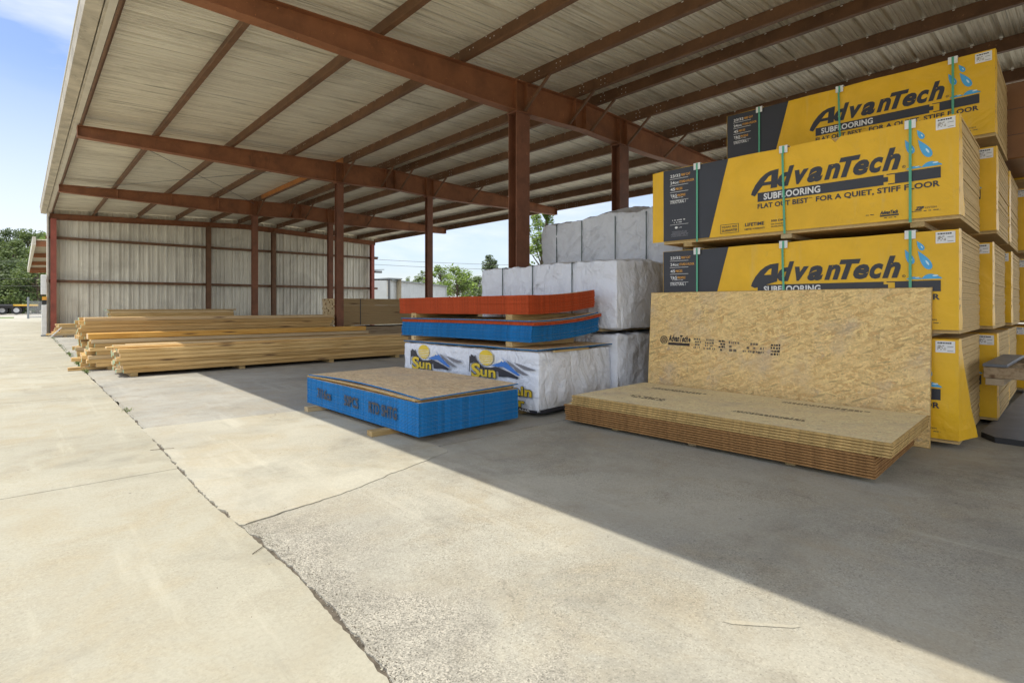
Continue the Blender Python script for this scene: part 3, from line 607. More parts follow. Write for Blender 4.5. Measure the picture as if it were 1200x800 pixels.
# ---- yard at the far left: gate and trailers
gate = empty('yard_gate', W2(33, 44), label='grey mesh gate panel standing open in the yard on the far left', cat='gate')
gd = (W2(54, 46)-W2(33, 44)); 
def gl(t, z): return Vector((gd.x*t, gd.y*t, z))
a = MB(); a.tube([gl(0,0), gl(0,1.75)], .07, M['gatem'], 8); a.build('post', gate)
a = MB(); 
for z in (.1, .75, 1.4): a.bar(gl(.02, z), gl(1, z), .05, .05, M['gatem'])
a.bar(gl(1,.1), gl(1,1.4), .05, .05, M['gatem']); a.build('gate_frame', gate)
a = MB()
for k in range(26): a.bar(gl(.02+k*.038, .12), gl(.02+k*.038, 1.38), .012, .012, M['rim'])
a.build('mesh_infill', gate)
def trailer(u, d, lab, deck):
    c = W2(u, d); t = empty('flatbed_trailer', c, R(-4), label=lab, cat='trailer')
    a = MB(); a.box(-5.5, .8, -1.2, 1.2, 1.0, 1.2, M[deck]); a.box(-5.5, .8, -.5, .5, .75, 1.0, M['chassis']); a.build('deck', t, bevel=.02)
    for sx in (-2.3, -1.05):
        for sy in (-1.05, 1.05):
            w = MB(); w.tube([(sx, sy-.14, .5), (sx, sy+.14, .5)], .5, M['rubber'], 20); wo = w.build('wheel', t)
            w = MB(); w.tube([(sx, sy-.16, .5), (sx, sy-.12, .5)], .27, M['rim'], 14); w.build('rim', wo)
    return t
trailer(34, 66, 'flatbed trailer with a yellow deck parked beyond the pavement on the far left', 'yframe')
trailer(5, 64, 'dark flatbed trailer cut by the left edge of the photo', 'chassis')

# ---- power lines
def wires(p, q, n, lab, hgt, sag=.8):
    g_ = MB(); 
    for k in range(n):
        g_.tube([(p[0]+(q[0]-p[0])*t/10, p[1]+(q[1]-p[1])*t/10, hgt[k]-sag*4*(t/10)*(1-t/10)) for t in range(11)], .022, M['wire'], 4)
    tag(g_.build('power_line'), lab, 'power line')
p, q = W2(-300, 60), W2(200, 70); wires(p, q, 3, 'thin grey overhead wires in front of the dark trees on the left', (7.2, 5.1, 4.2))
p, q = W2(380, 52), W2(800, 62); wires(p, q, 2, 'pair of thin overhead wires crossing the sky beyond the red stack', (5.8, 5.3), .5)

# ---- trees
def tree(u, d, h, w, leaf, lab, seed, n=2600, name='tree', ls=.3, base=.2, pine=False):
    r = random.Random(seed); c = W2(u, d); t = empty(name, c, label=lab, cat='pine tree' if pine else 'tree', group='trees beyond the yard')
    k = MB(); k.tube([(0,0,-.1), (.1, .05, h*.35), (r.uniform(-.3,.3), r.uniform(-.3,.3), h*.92)], .028*h, M['bark'], 8, .006*h)
    cl = []
    for i in range(34 if not pine else 26):
        z = h*(base + (1-base)*r.random()**.85); fr = (z/h-base)/(1-base)
        rad = w*(math.sin(math.pi*min(1, .12+fr*.86))**.6)*(.55+.6*r.random()) if not pine else w*(1-fr*.6)*r.uniform(.4, 1)
        a = r.uniform(0, 6.283); x, y = math.cos(a)*rad*.75, math.sin(a)*rad*.75
        cl.append((x, y, z, w*r.uniform(.22, .42)*(1.2-fr*.5)))
        k.tube([(0, 0, z*.72), (x*.5, y*.5, z*.86), (x, y, z)], .009*h, M['bark'], 5, .002*h)
    k.build('trunk', t)
    m = MB(); mi = m.mi(M[leaf])
    for i in range(n):
        x, y, z, s = r.choice(cl); dv = Vector((r.gauss(0,1), r.gauss(0,1), r.gauss(0,.75))).normalized()*s*(r.random()**.4)
        p = Vector((x, y, z))+dv; a = Vector((r.gauss(0,1), r.gauss(0,1), r.gauss(0,1))).normalized(); b = a.orthogonal().normalized(); l = ls*r.uniform(.5, 1.15)
        m.quad([p-a*l*.5, p+b*l*.28, p+a*l*.5, p-b*l*.28], M[leaf])
    m.build('crown', t)
    return t
T = [(-62, 96, 13, 4.6, 'leafA', 'dark tree at the left edge of the far wood'), (-30, 92, 14, 5, 'leafB', 'green tree behind the dark trailer'), (2, 90, 13.2, 4.6, 'leafA', 'tall dark pine rising highest at the left of the wood'),
     (13, 80, 10.5, 3.8, 'leafB', 'lower pale green tree in front of the wood, above the yellow trailer'), (28, 94, 13.6, 4.4, 'leafA', 'dark tree in the middle of the wood, left of the lean-to'), (40, 84, 12.4, 4.0, 'leafB', 'mid green tree directly behind the lean-to fascia'),
     (53, 92, 12.6, 4.2, 'leafA', 'dark tree just left of the shed corner'), (66, 80, 11, 4.0, 'leafC', 'bright yellowish tree peeping past the shed corner trim'), (-10, 74, 7.4, 3.6, 'leafA', 'low dark tree behind the trailers at the left edge'),
     (24, 74, 7.0, 3.4, 'leafA', 'low dark tree behind the gate post'), (44, 73, 7.2, 3.6, 'leafB', 'low green tree behind the mesh gate'), (7, 76, 6.5, 3.4, 'leafB', 'low bushy tree behind the yellow trailer')]
for i, (u, d, h, w, lf, lab) in enumerate(T): tree(u, d, h, w, lf, lab, 40+i, 6500 if h > 8 else 3600, ls=.42, base=.06)
tree(535, 60, 5.1, 2.4, 'leafC', 'bright green tree behind the white warehouse, right of the thin column', 70, 2600, ls=.34)
tree(517, 64, 5.8, 2.1, 'leafC', 'tallest bright tree just right of the thin column above the warehouse', 71, 2600, ls=.34)
tree(497, 66, 5.0, 1.9, 'leafB', 'green tree showing over the warehouse roof left of the thin column', 72, 2000, ls=.34)
tree(480, 70, 4.5, 1.6, 'leafB', 'small tree top showing over the warehouse roof, the leftmost there', 73, 1500, ls=.34)
tree(548, 72, 4.3, 2.6, 'leafB', 'low green tree between the bright tree and the pine', 74, 2400, ls=.36)
tree(563, 70, 4.6, 2.4, 'leafB', 'low tree in the gap left of the wrapped packs', 75, 2400, ls=.36)
tree(577, 62, 6.6, 1.9, 'leafA', 'dark pine beside the left end of the wrapped packs', 76, 2400, ls=.34, base=.35, name='pine_tree', pine=True)
tree(592, 66, 5.0, 2.6, 'leafC', 'bright tree hidden partly by the wrapped packs and thick column', 77, 1800, ls=.36)
tree(636, 34, 6.9, 1.7, 'leafC', 'bright green tree right of the thick column, above the upper wrapped packs', 78, 5200, ls=.22, base=.3)
tree(652, 37, 6.2, 1.5, 'leafC', 'bright green tree half hidden by the topmost grey wrapped pack', 79, 3000, ls=.22, base=.3)
tree(700, 52, 7, 3.2, 'leafB', 'broad tree standing behind the upper wrapped packs', 80, 2200, ls=.4)
for i, (u, d, lab) in enumerate(((790, 58, 'nearest to the wrapped packs'), (880, 64, 'second along'), (980, 60, 'third along'), (1090, 66, 'fourth along'), (1210, 62, 'fifth along'), (1350, 66, 'farthest right'))):
    tree(u, d, 7.5+(i*37 % 5)*.5, 4.2, ('leafB', 'leafA', 'leafC')[i % 3], 'tree in the line beyond the open side of the shed, ' + lab, 90+i, 1600, ls=.6, base=.08)
#OBJECTS
# ================================================================== YELLOW WRAPPED PACKS
RHO = R(1.8)
PL, PWD, PH = 2.42, 1.23, .775
PSEED = [0.]
def pdisp(s, z): return .009*nz(s*.9+PSEED[0], z*1.3, PSEED[0]) + .0022*nz(s*2.6, z*2.4, 4+PSEED[0])
def pfn(s, z, layer): return Vector((-.012 - pdisp(s, z) - .0022 - .0011*layer, PL - s, z))     # s: 0 = far end, PL = near end
def pack_wrap(flap=0, flare=0., tear=False):
    w = MB(); ns, nzz = 60, 16
    def darkb(z): return .52 + .20*(z/PH)
    s_list = [PL*k/ns for k in range(ns+1)]
    def P(s, z): return Vector((-.012 - pdisp(s, z), PL - s, z))
    zt = lambda s: PH - .004 + .006*nz(s*3, 7.7) - (.05*max(0, 1-abs(s-1.62)/.03) if tear else 0) - (.012*max(0, nz(s*14, 2.)) if tear and 1.2 < s < 1.7 else 0)
    zb = .028
    for a, b in zip(s_list, s_list[1:]):
        for k in range(nzz):
            z0a, z0b = zb+(zt(a)-zb)*k/nzz, zb+(zt(b)-zb)*k/nzz; z1a, z1b = zb+(zt(a)-zb)*(k+1)/nzz, zb+(zt(b)-zb)*(k+1)/nzz
            w.quad([P(a, z0a), P(b, z0b), P(b, z1b), P(a, z1a)], M['yellow'])
    for a, b in zip(s_list, s_list[1:]):                                        # folded over the top
        w.quad([P(a, zt(a)), P(b, zt(b)), Vector((.1, PL-b, PH+.001)), Vector((.1, PL-a, PH+.001))], M['yellow'])
    n = 10                                                                      # return round the near end
    for k in range(n):
        z0, z1 = zb+(PH-zb)*k/n, zb+(PH-zb)*(k+1)/n
        def wd(z): return .055 + .03*(1-z/PH) + flare*2.2*(1-z/PH)
        def out(z): return -.006 - flare*.9*(1-z/PH)**1.5 - .006*nz(z*6, flare*9)
        w.quad([P(PL, z0), Vector((wd(z0), out(z0)-.002, z0)), Vector((wd(z1), out(z1)-.002, z1)), P(PL, z1)], M['yellow'])
    if flap:
        w.quad([P(0, zb), P(0, zt(0)), Vector((-.005, PL+flap, PH-.01)), Vector((-.005, PL+flap, zb+.0))], M['yellow'])
    return w
def pack_print():
    p = Print(pfn); K, Wt, Y = M['black'], M['white'], M['pyel']
    def dq(s0, s1, z0, z1): p.rect(s0, s1, z0, z1, K, 0)
    n = 14
    for k in range(n):
        z0, z1 = .03+(PH-.035)*k/n, .03+(PH-.035)*(k+1)/n; b0, b1 = .50+.20*z0/PH, .50+.20*z1/PH
        for j in range(6):
            p.quad([p.fn(.004+(b0-.004)*j/6, z0, 0), p.fn(.004+(b0-.004)*(j+1)/6, z0, 0), p.fn(.004+(b1-.004)*(j+1)/6, z1, 0), p.fn(.004+(b1-.004)*j/6, z1, 0)], K)
    # left dark panel
    for i, (a, c) in enumerate((('23/32', 'PERF CAT'), ('24oc', 'STURD-I-FLOOR'), ('45', 'PIECES'), ('T&G', 'PROFILE'))):
        z = .685 - i*.068; p.text(a, .085, .085+.028*len(a)*.75+.01, z, z+.030, Wt, 1, .02); x = .085+.028*len(a)*.75+.018; p.text(c, x, x+.0125*len(c), z+.002, z+.026, Y, 1, .02)
        p.rect(.08, .285, z-.018-(.018 if i == 3 else 0), z-.0145-(.018 if i == 3 else 0), Wt, 1)
        if i == 3: p.stamp(.085, .24, z-.014, z-.003, 1, Wt, 1, 5)
    p.text('STRUCTURAL 1', .085, .255, .415, .443, Wt, 1, .02)
    p.stamp(.10, .26, .235, .25, 1, Wt, 1, 3); p.stamp(.12, .23, .212, .226, 1, Wt, 1, 4); p.rect(.08, .285, .195, .198, Wt, 1)
    p.ell(.15, .165, .016, .012, Wt, 1); p.stamp(.175, .215, .158, .17, 1, Wt, 1, 6)
    p.stamp(.085, .285, .07, .13, 7, M['faint'], 1, 7, .95)
    # wordmark: big A with a sweeping left leg, then heavy slanted letters
    A0 = .925
    p.shape([(A0-.01, .388), (A0+.0, .42), (A0+.03, .475), (A0+.075, .53), (A0+.12, .565), (A0+.165, .583), (A0+.235, .590), (A0+.222, .425), (A0+.165, .425), (A0+.168, .458), (A0+.095, .458), (A0+.065, .425), (A0+.04, .39), (A0+.025, .37)], K)
    p.shape([(A0+.108, .488), (A0+.170, .488), (A0+.174, .545), (A0+.150, .535)], M['yellow'], 2)
    def glyph(ch, a, b, z0, z1, bd=.042): p.text(ch, A0+(a)*.915, A0+(b)*.915, z0, z1, K, 1, bd, .32)
    glyph('d', .245, .40, .425, .60); glyph('v', .405, .53, .425, .55); glyph('a', .515, .65, .423, .552); glyph('n', .66, .795, .425, .552)
    glyph('T', .785, .955, .425, .590, .045); glyph('e', .895, 1.02, .423, .545); glyph('c', 1.02, 1.125, .423, .545); glyph('h', 1.115, 1.25, .425, .60)
    p.ring(2.088, .437, .0085, .011, K); p.text('R', 2.083, 2.093, .431, .443, K)
    # bar with tongue-and-groove notch
    B0, B1 = A0+.05, 2.315
    p.rect(B0, 1.955, .315, .398, K, 1, 14); p.rect(1.955, 1.985, .338, .376, K, 1)
    p.rect(2.03, B1, .315, .398, K, 1, 4); p.rect(1.975, 2.03, .391, .398, K, 1); p.rect(1.985, 2.03, .315, .322, K, 1)
    p.text('SUBFLOORING', B0+.055, 1.50, .327, .386, Wt, 2, .03)
    x = B0; z0, z1 = .252, .297
    for wd, L_ in (('FLAT OUT BEST', .43), ('FOR A QUIET, STIFF FLOOR', .845)):
        p.text(wd, x, x+L_, z0 - (.008 if ',' in wd else 0), z1, K, 1, .03); x += L_ + (.06 if L_ < .5 else 0)
    p.text('TM', B0+.435, B0+.46, .285, .297, K, 1)
    # drops and puddles
    def drop(cx, cz, L_, w, ang):
        pts = []
        for k in range(20):
            a = 6.2832*k/20; x = w*math.sin(a)*abs(math.sin(a/2))**1.3*1.25; y = math.cos(a)*L_*.5
            pts.append((cx+x*math.cos(ang)-y*math.sin(ang), cz+x*math.sin(ang)+y*math.cos(ang)))
        p.shape(pts, M['pblue'], 1); p.ell(cx+w*.25*math.cos(ang)+L_*.17*math.sin(ang), cz-L_*.16*math.cos(ang), w*.2, L_*.13, M['lblue'], 2, 12, ang)
    drop(2.190, .665, .085, .020, .5); drop(2.120, .585, .125, .026, .42); drop(2.215, .555, .165, .031, .50)
    for cx, w, h in ((2.155, .05, .012), (2.262, .06, .024)):
        p.shape([(cx-w, .410)] + [(cx-w+2*w*k/14, .410+h*(.25+1.3*abs(math.sin(3.1416*(k/14)**.8)))) for k in range(15)] + [(cx+w, .410)], M['pblue'], 1)
        p.ell(cx+w*.35, .412+h*.9, w*.3, h*.25, M['lblue'], 2, 12, .1)
    # small print along the foot
    p.rect(.62, .80, .055, .059, K); p.rect(.62, .80, .136, .14, K); p.rect(.62, .624, .059, .136, K); p.rect(.796, .80, .059, .136, K)
    p.text('SQUEAK FREE', .635, .785, .103, .124, K, 1, .01); p.text('GUARANTEE', .635, .785, .07, .094, K, 1, .02)
    p.text('LIFETIME', .86, 1.035, .10, .132, K, 1, .03); p.text('LIMITED WARRANTY', .855, 1.04, .065, .082, K, 1, .01)
    p.text('500 DAY', 1.095, 1.225, .118, .138, K, 1, .02); p.text('NO SANDING', 1.095, 1.215, .09, .104, K, 1, .005); p.text('GUARANTEE', 1.095, 1.215, .068, .082, K, 1, .005)
    p.stamp(1.83, 1.90, .085, .094, 1, K, 1, 8); p.text('AdvanTech', 1.93, 2.05, .082, .112, K, 1, .06, .3); p.rect(1.93, 2.055, .066, .078, K); p.stamp(1.94, 2.05, .05, .06, 1, K, 1, 9)
    p.text('ZIP', 2.155, 2.215, .087, .115, K, 1, .06, .4); p.text('SYSTEM', 2.22, 2.29, .095, .108, K, 1, .0); p.rect(2.13, 2.20, .078, .082, K); p.stamp(2.205, 2.32, .074, .084, 1, K, 1, 10)
    return p
def sheets(n, L_, W_, h0, h1, seed, m='pack', amp=.006):
    b = MB(); r = random.Random(seed); t = (h1-h0)/n
    for k in range(n):
        dx, dy = r.uniform(0, amp), r.uniform(-amp*.5, amp*.5); 
        if k % 11 == 0: dy -= .004
        b.box(dx, W_-dx*.5, .0+max(dy, -.004), L_-max(dy, 0), h0+k*t+.0008, h0+(k+1)*t-.0008, M[m])
    return b
def end_marks():
    p = Print(lambda s, z, l: Vector((s, -.010-.001*l, z))); p.stamp(.02, .05, .10, .55, 26, M['inkfade'], 0, 12); return p
def make_pack(label, flap=0, flare=0, tear=False, seed=1, loc=(0,0,0)):
    PSEED[0] = seed*3.7
    t = empty('subfloor_pack', loc, RHO, label=label, cat='panel pack', group='yellow cardboard packs of subfloor panels')
    sheets(43, PL, PWD, .0, PH-.004, seed).build('panel_stack', t)
    w = pack_wrap(flap, flare, tear).build('cardboard_wrap', t); pr = pack_print().build('printed_logo', w)
    for k, s in enumerate((.385, 1.205, 2.13)):
        sp = MB(); y = PL-s; lean = .02 if k == 1 else .0
        for a in range(8):
            z0, z1 = PH*a/8, PH*(a+1)/8; l0, l1 = lean*(z0/PH-.5), lean*(z1/PH-.5)
            sp.box(-.0275, -.0255, y-.009, y+.009, z0, z1, M['strap'], tf=lambda p, l0=l0, l1=l1, z0=z0, z1=z1: Vector((p.x, p.y+(l1 if p.z > (z0+z1)/2 else l0), p.z)))
        sp.box(-.0275, PWD+.003, y-.009, y+.009, PH+.0035, PH+.005, M['strap']); so_ = sp.build('strap', t)
        cp = MB(); yy = y + .018; cp.box(-.0305, -.0285, y-.035, y+.035, PH-.055, PH+.008, M['sticker']); cp.box(-.0305, .06, y-.035, y+.035, PH+.008, PH+.0105, M['sticker']); cp.box(-.0325, -.0307, y-.009, y+.009, PH-.057, PH+.008, M['strap']); cp.build('edge_guard', so_)
    lb = Print(pfn); lb.rect(2.285, 2.40, .672, .757, M['sticker'], 1); lb.stamp(2.295, 2.385, .735, .75, 1, M['black'], 2, 3, 1); lb.stamp(2.295, 2.345, .69, .728, 4, M['inkfade'], 2, 4, .8); lb.rect(2.355, 2.39, .683, .686, M['black'], 2); lb.rect(2.355, 2.39, .715, .718, M['black'], 2); lb.build('label_sticker', t)
    for yy in (.25, 1.2, 2.15): bk = MB(); bk.box(.0, PWD, yy-.045, yy+.045, -.038, -.001, M['pine2']); bk.build('spacer_block', t)
    return t
ax = Vector((math.cos(RHO), math.sin(RHO), 0)); ay = Vector((-math.sin(RHO), math.cos(RHO), 0))
P0 = Vector((5.105, .745, 0))
ZL = [.04, .852, 1.70, 2.555]
pA = make_pack('yellow subfloor pack at the bottom of the front stack', flare=.085, seed=1, loc=P0+Vector((-.01, 0, ZL[0])))
pB = make_pack('yellow pack second up in the front stack, half hidden by the leaning board', seed=2, loc=P0+Vector((0, 0, ZL[1])))
pC = make_pack('yellow pack with torn upper edge, topmost of the front stack', flap=.13, tear=True, flare=.012, seed=3, loc=P0+ay*-.0+Vector((.0, 0, ZL[2])))
pD = make_pack('highest yellow pack, behind and above the one with the torn edge', seed=4, loc=P0+ax*1.29-ay*.10+Vector((0, 0, ZL[3]+.01)))
rowlab = {1: 'second', 2: 'third', 3: 'fourth'}; lvl = ['lowest', 'second lowest', 'third lowest', 'highest']
for row in (1, 2, 3):
    for l in range(4 if row == 3 else 3):
        c = copy_tree(pB); c.location = P0 + ax*(1.29*row) + ay*((-.10, -.115, -.205)[row-1] + rnd.uniform(-.02, .02)) + Vector((0, 0, ZL[l]))
        c['label'] = f'yellow pack seen mostly by its sheet ends, {lvl[l]} in the {rowlab[row]} row back'
# brown wrapped pack, top of the third row
kp = empty('brown_pack', P0+ax*2.62-ay*.75+Vector((0, 0, 2.60)), RHO, label='brown wrapped pack at the top right edge beside the highest yellow pack', cat='panel pack')
a = MB(); a.box(0, 1.2, 0, 2.4, 0, .80, M['kraft']); a.build('wrapping', kp, bevel=.012)
a = MB()
for z in (.25, .52): a.box(-.004, -.001, .0, 2.4, z, z+.004, M['chassis'])
a.build('wrap_seam', kp); 
for y in (.3, 1.2, 2.1): a = MB(); a.box(.02, 1.18, y-.045, y+.045, -.04, -.001, M['pine2']); a.build('spacer_block', kp)

# ================================================================== SHEETS
def sheet(name, L_, W_, t, em, fm='osb', bow=None, nx=1, ny=1, label=None, group=None, cat='board', ch=.3):
    """sheet lying flat; x = width, y = length; bow(x,y) lifts it"""
    b = MB(); bow = bow or (lambda x, y: 0); c = t*.22; ci = t*ch
    def p(i, j, q):
        x, y = W_*i/nx, L_*j/ny; zb = bow(x, y); ins = ci if q in (0, 3) else 0
        if i == 0: x += ins
        if i == nx: x -= ins
        if j == 0: y += ins
        if j == ny: y -= ins
        return (x, y, (0, c, t-c, t)[q]+zb)
    idx = lambda i, j, k: k*(nx+1)*(ny+1) + j*(nx+1) + i
    b.v = [p(i, j, q) for q in range(4) for j in range(ny+1) for i in range(nx+1)]
    mf, me_ = b.mi(M[fm]), b.mi(M[em])
    for j in range(ny):
        for i in range(nx):
            b.f.append((idx(i,j,0), idx(i,j+1,0), idx(i+1,j+1,0), idx(i+1,j,0))); b.m.append(mf); b.f.append((idx(i,j,3), idx(i+1,j,3), idx(i+1,j+1,3), idx(i,j+1,3))); b.m.append(mf)
    for q in range(3):
        for i in range(nx):
            b.f.append((idx(i,0,q), idx(i+1,0,q), idx(i+1,0,q+1), idx(i,0,q+1))); b.f.append((idx(i,ny,q), idx(i,ny,q+1), idx(i+1,ny,q+1), idx(i+1,ny,q))); b.m += [me_]*2
        for j in range(ny):
            b.f.append((idx(0,j,q), idx(0,j,q+1), idx(0,j+1,q+1), idx(0,j+1,q))); b.f.append((idx(nx,j,q), idx(nx,j+1,q), idx(nx,j+1,q+1), idx(nx,j,q+1))); b.m += [me_]*2
    o = b.build(name); return tag(o, label, cat, group)
def stack(proto, n, loc, rz, t, label, group, jit=.004, drift=(0, 0), seed=0, first=True, top=None):
    r = random.Random(seed); out = []
    for k in range(n):
        o = proto if (k == 0 and first) else proto.copy()
        if o is not proto: COL.objects.link(o)
        o.location = Vector(loc) + Vector((r.uniform(-jit, jit) + drift[0]*k, r.uniform(-jit, jit) + drift[1]*k, k*t)); o.rotation_euler = (0, 0, rz + r.uniform(-.0015, .0015)*min(1, jit/.003)**2); o['label'] = label; o['group'] = group; out.append(o)
    return out

# --- subfloor sheets on the floor with one panel leaning behind
rz = R(2.0); TH = .0182
lo = sheet('subfloor_board', 2.38, 1.16, .0178, 'tanlow', 'sub', ch=.7)
stack(lo, 8, (3.735, .93, .030), rz, TH, 'brown-edged subfloor panel in the lower half of the loose floor pile', 'lower panels of the loose subfloor pile', .003, (-.0035, -.0), 1)
up = sheet('subfloor_board', 2.38, 1.17, .0178, 'tanedge', 'sub', ch=.7)
U = stack(up, 5, (3.71, .845, .030+8*TH), rz, TH, 'pale-edged subfloor panel below the top one, overhanging the lower pile', 'upper panels of the loose subfloor pile', .003, (0, -.002), 2)
top = U[-1]; top['label'] = 'top subfloor panel of the loose floor pile with dark stamped marks'
if 'group' in top: del top['group']
pr = Print(lambda s, z, l: Vector((z, s, .0184+.0004*l)))
pr.stamp(.55, 1.12, .28, .35, 2, M['ink'], 0, 21, 1.); pr.stamp(.30, .95, .93, 1.02, 2, M['inkfade'], 0, 22, 1.); pr.stamp(1.62, 2.02, .30, .41, 3, M['ink'], 0, 23, .7); pr.stamp(1.55, 2.16, .84, .93, 2, M['ink'], 0, 24, 1.)
rr2 = random.Random(3)
for k in range(70):
    s, z = rr2.uniform(.05, 2.3), .1+.098*int(rr2.uniform(0, 11)); pr.rect(s, s+rr2.uniform(.008, .03), z, z+.006, M['inkfade'], 0)
po = pr.build('stamped_marks', top)
for y in (.5, 1.2, 1.9):
    bk = MB(); bk.box(.08, 1.1, y-.03, y+.03, 0, .029, M['pine2']); o = bk.build('batten', None, (3.735, .93, 0)); o.rotation_euler.z = rz; tag(o, 'thin batten under the loose subfloor pile', 'batten', 'battens under the loose subfloor pile')

PN = sheet('strand_board', 2.40, 1.20, .018, 'tanedge', 'osb', label='single large strand board panel leaning upright against the yellow packs', cat='board')
lean_a = math.atan2(.085, 1.2)
PN.matrix_world = Matrix.Translation((4.998, .895, .0)) @ Matrix.Rotation(RHO, 4, 'Z') @ Matrix.Rotation(-(math.pi/2 - lean_a), 4, 'Y')
PN.rotation_mode = 'XYZ'
st_ = Print(lambda s, z, l: Vector((z, 2.40-s, .0182+.0004*l)))     # s from the far (left) end, z up
I = M['ink']
st_.ring(.175, .705, .036, .043, I); st_.ring(.175, .705, .018, .022, I)
for k in range(5): st_.rect(.140+.0*k, .21, .68+k*.012, .684+k*.012, I)
for k in range(4): st_.rect(.150+k*.016, .154+k*.016, .67, .74, I)
st_.text('AdvanTech', .225, .445, .69, .76, I, 1, .05, .3); st_.ell(.46, .715, .012, .02, I); st_.rect(.225, .465, .655, .682, I, 1, 4)
for i, (a, b, n, f) in enumerate(((.50, .585, 4, .7), (.61, .73, 4, .75), (.76, .83, 4, .9), (.86, .975, 3, .6), (1.01, 1.20, 3, .5), (1.24, 1.33, 4, .95))):
    st_.stamp(a, b, .632-.004*i, .742-.004*i, n, I if i in (2, 5) else M['inkfade'], 1, 30+i, f)
st_.stamp(.98, 1.24, .625, .65, 1, M['inkfade'], 1, 50, .8)
st_.build('stamped_marks', PN)

# --- blue edged pile on the floor
bl = sheet('sheathing_board', 2.08, 1.06, .0104, 'blue', 'osb2')
NB = 24
lb = stack(bl, NB, (2.262, 3.565, .048), R(1.2), .0109, 'blue-edged sheathing board within the low pile lying alone in front', 'boards of the low blue pile', .0012, (0, 0), 5)
txt = Print(lambda s, z, l: Vector((-.0105, 2.08-s, z)))
for body, a, b in (('7/16cs', .27, .58), ('50PCS', .86, 1.13), ('RTD SHTG', 1.32, 1.78)): txt.text(body, a, b, -.045, .055, M['black'], 0, .03)
txt.build('stencilled_text', lb[12])
def bowt(x, y): return .030*math.sin(math.pi*min(1, max(0, y/2.05)))*(1-.5*x) + .016*(x/1.06)*(1-y/2.1) + .012
tp = sheet('sheathing_board', 2.06, 1.05, .0104, 'blue', 'osb2', bowt, 10, 20, 'topmost blue-edged board of the low front pile, bowed and lifting off'); zt = .048+NB*.0109
tp.location = (2.285, 3.57, zt+.008); tp.rotation_euler.z = R(1.6)
t2 = sheet('sheathing_board', 2.06, 1.05, .0104, 'tanedge', 'osb2', lambda x, y: bowt(x, y)*.45, 10, 20, 'tan-edged board just under the bowed top board of the low blue pile'); t2.location = (2.25, 3.60, zt+.003); t2.rotation_euler.z = R(.8)
for i, (y, lab) in enumerate(((4.03, 'nearer wooden bearer sticking out under the low blue pile'), (5.40, 'farther wooden bearer sticking out under the low blue pile'))):
    a = MB(); a.box(0, 1.20, -.045, .045, .001, .046, M['pine2'], ends=M['pine2']); o = a.build('bearer', None, (2.09+.02*i, y, 0), bevel=.003); o.rotation_euler.z = R(-2+2*i); tag(o, lab, 'timber bearer', 'wooden bearers under the low blue pile')

# ================================================================== WRAPPED LUMBER PACKS
def rbox(hx, hy, hz, r, step, disp, name, m, bottom=True):
    """closed wrinkled rounded box centred at origin"""
    b = MB(); 
    def face(ax_, sg):
        dims = [hx, hy, hz]; u, v = [(1, 2), (2, 0), (0, 1)][ax_]; nu = max(2, int(2*dims[u]/step)); nv = max(2, int(2*dims[v]/step)); i0 = len(b.v)
        for j in range(nv+1):
            for i in range(nu+1):
                p = [0, 0, 0]; p[ax_] = sg*dims[ax_]; p[u] = -dims[u]+2*dims[u]*i/nu; p[v] = -dims[v]+2*dims[v]*j/nv
                P = Vector(p); q = Vector((max(-hx+r, min(hx-r, P.x)), max(-hy+r, min(hy-r, P.y)), max(-hz+r, min(hz-r, P.z))))
                d = P-q; nrm = d.normalized() if d.length > 1e-6 else Vector((0, 0, 1)); P = q + nrm*r; P = P + nrm*disp(P, nrm) ; b.v.append(tuple(P))
        for j in range(nv):
            for i in range(nu):
                k = i0+j*(nu+1)+i; f = (k, k+1, k+nu+2, k+nu+1); b.f.append(f if sg > 0 else f[::-1]); b.m.append(b.mi(m))
    for ax_ in range(3):
        for sg in (-1, 1): face(ax_, sg)
    return b
def crease(P, n, k=1., seed=0.):
    v = noise.noise(Vector((P.x*2.1+seed, P.y*2.1, P.z*2.6))); w = noise.noise(Vector((P.x*5+seed, P.y*4+P.z*5, P.z*3.3)))
    f = noise.noise(Vector((P.x*13+seed, P.y*11, P.z*12)))
    return k*(.010*v - .011*abs(w)**.6 + .004*f - .012*abs(noise.noise(Vector((P.x*3.1-P.z*2.2, P.y*3.1+P.z*3.2, seed+P.z))))**.45 - .008*abs(noise.noise(Vector((P.x*2.1+P.z*6, P.y*5-P.z*4, seed*2))))**.5 + .014)
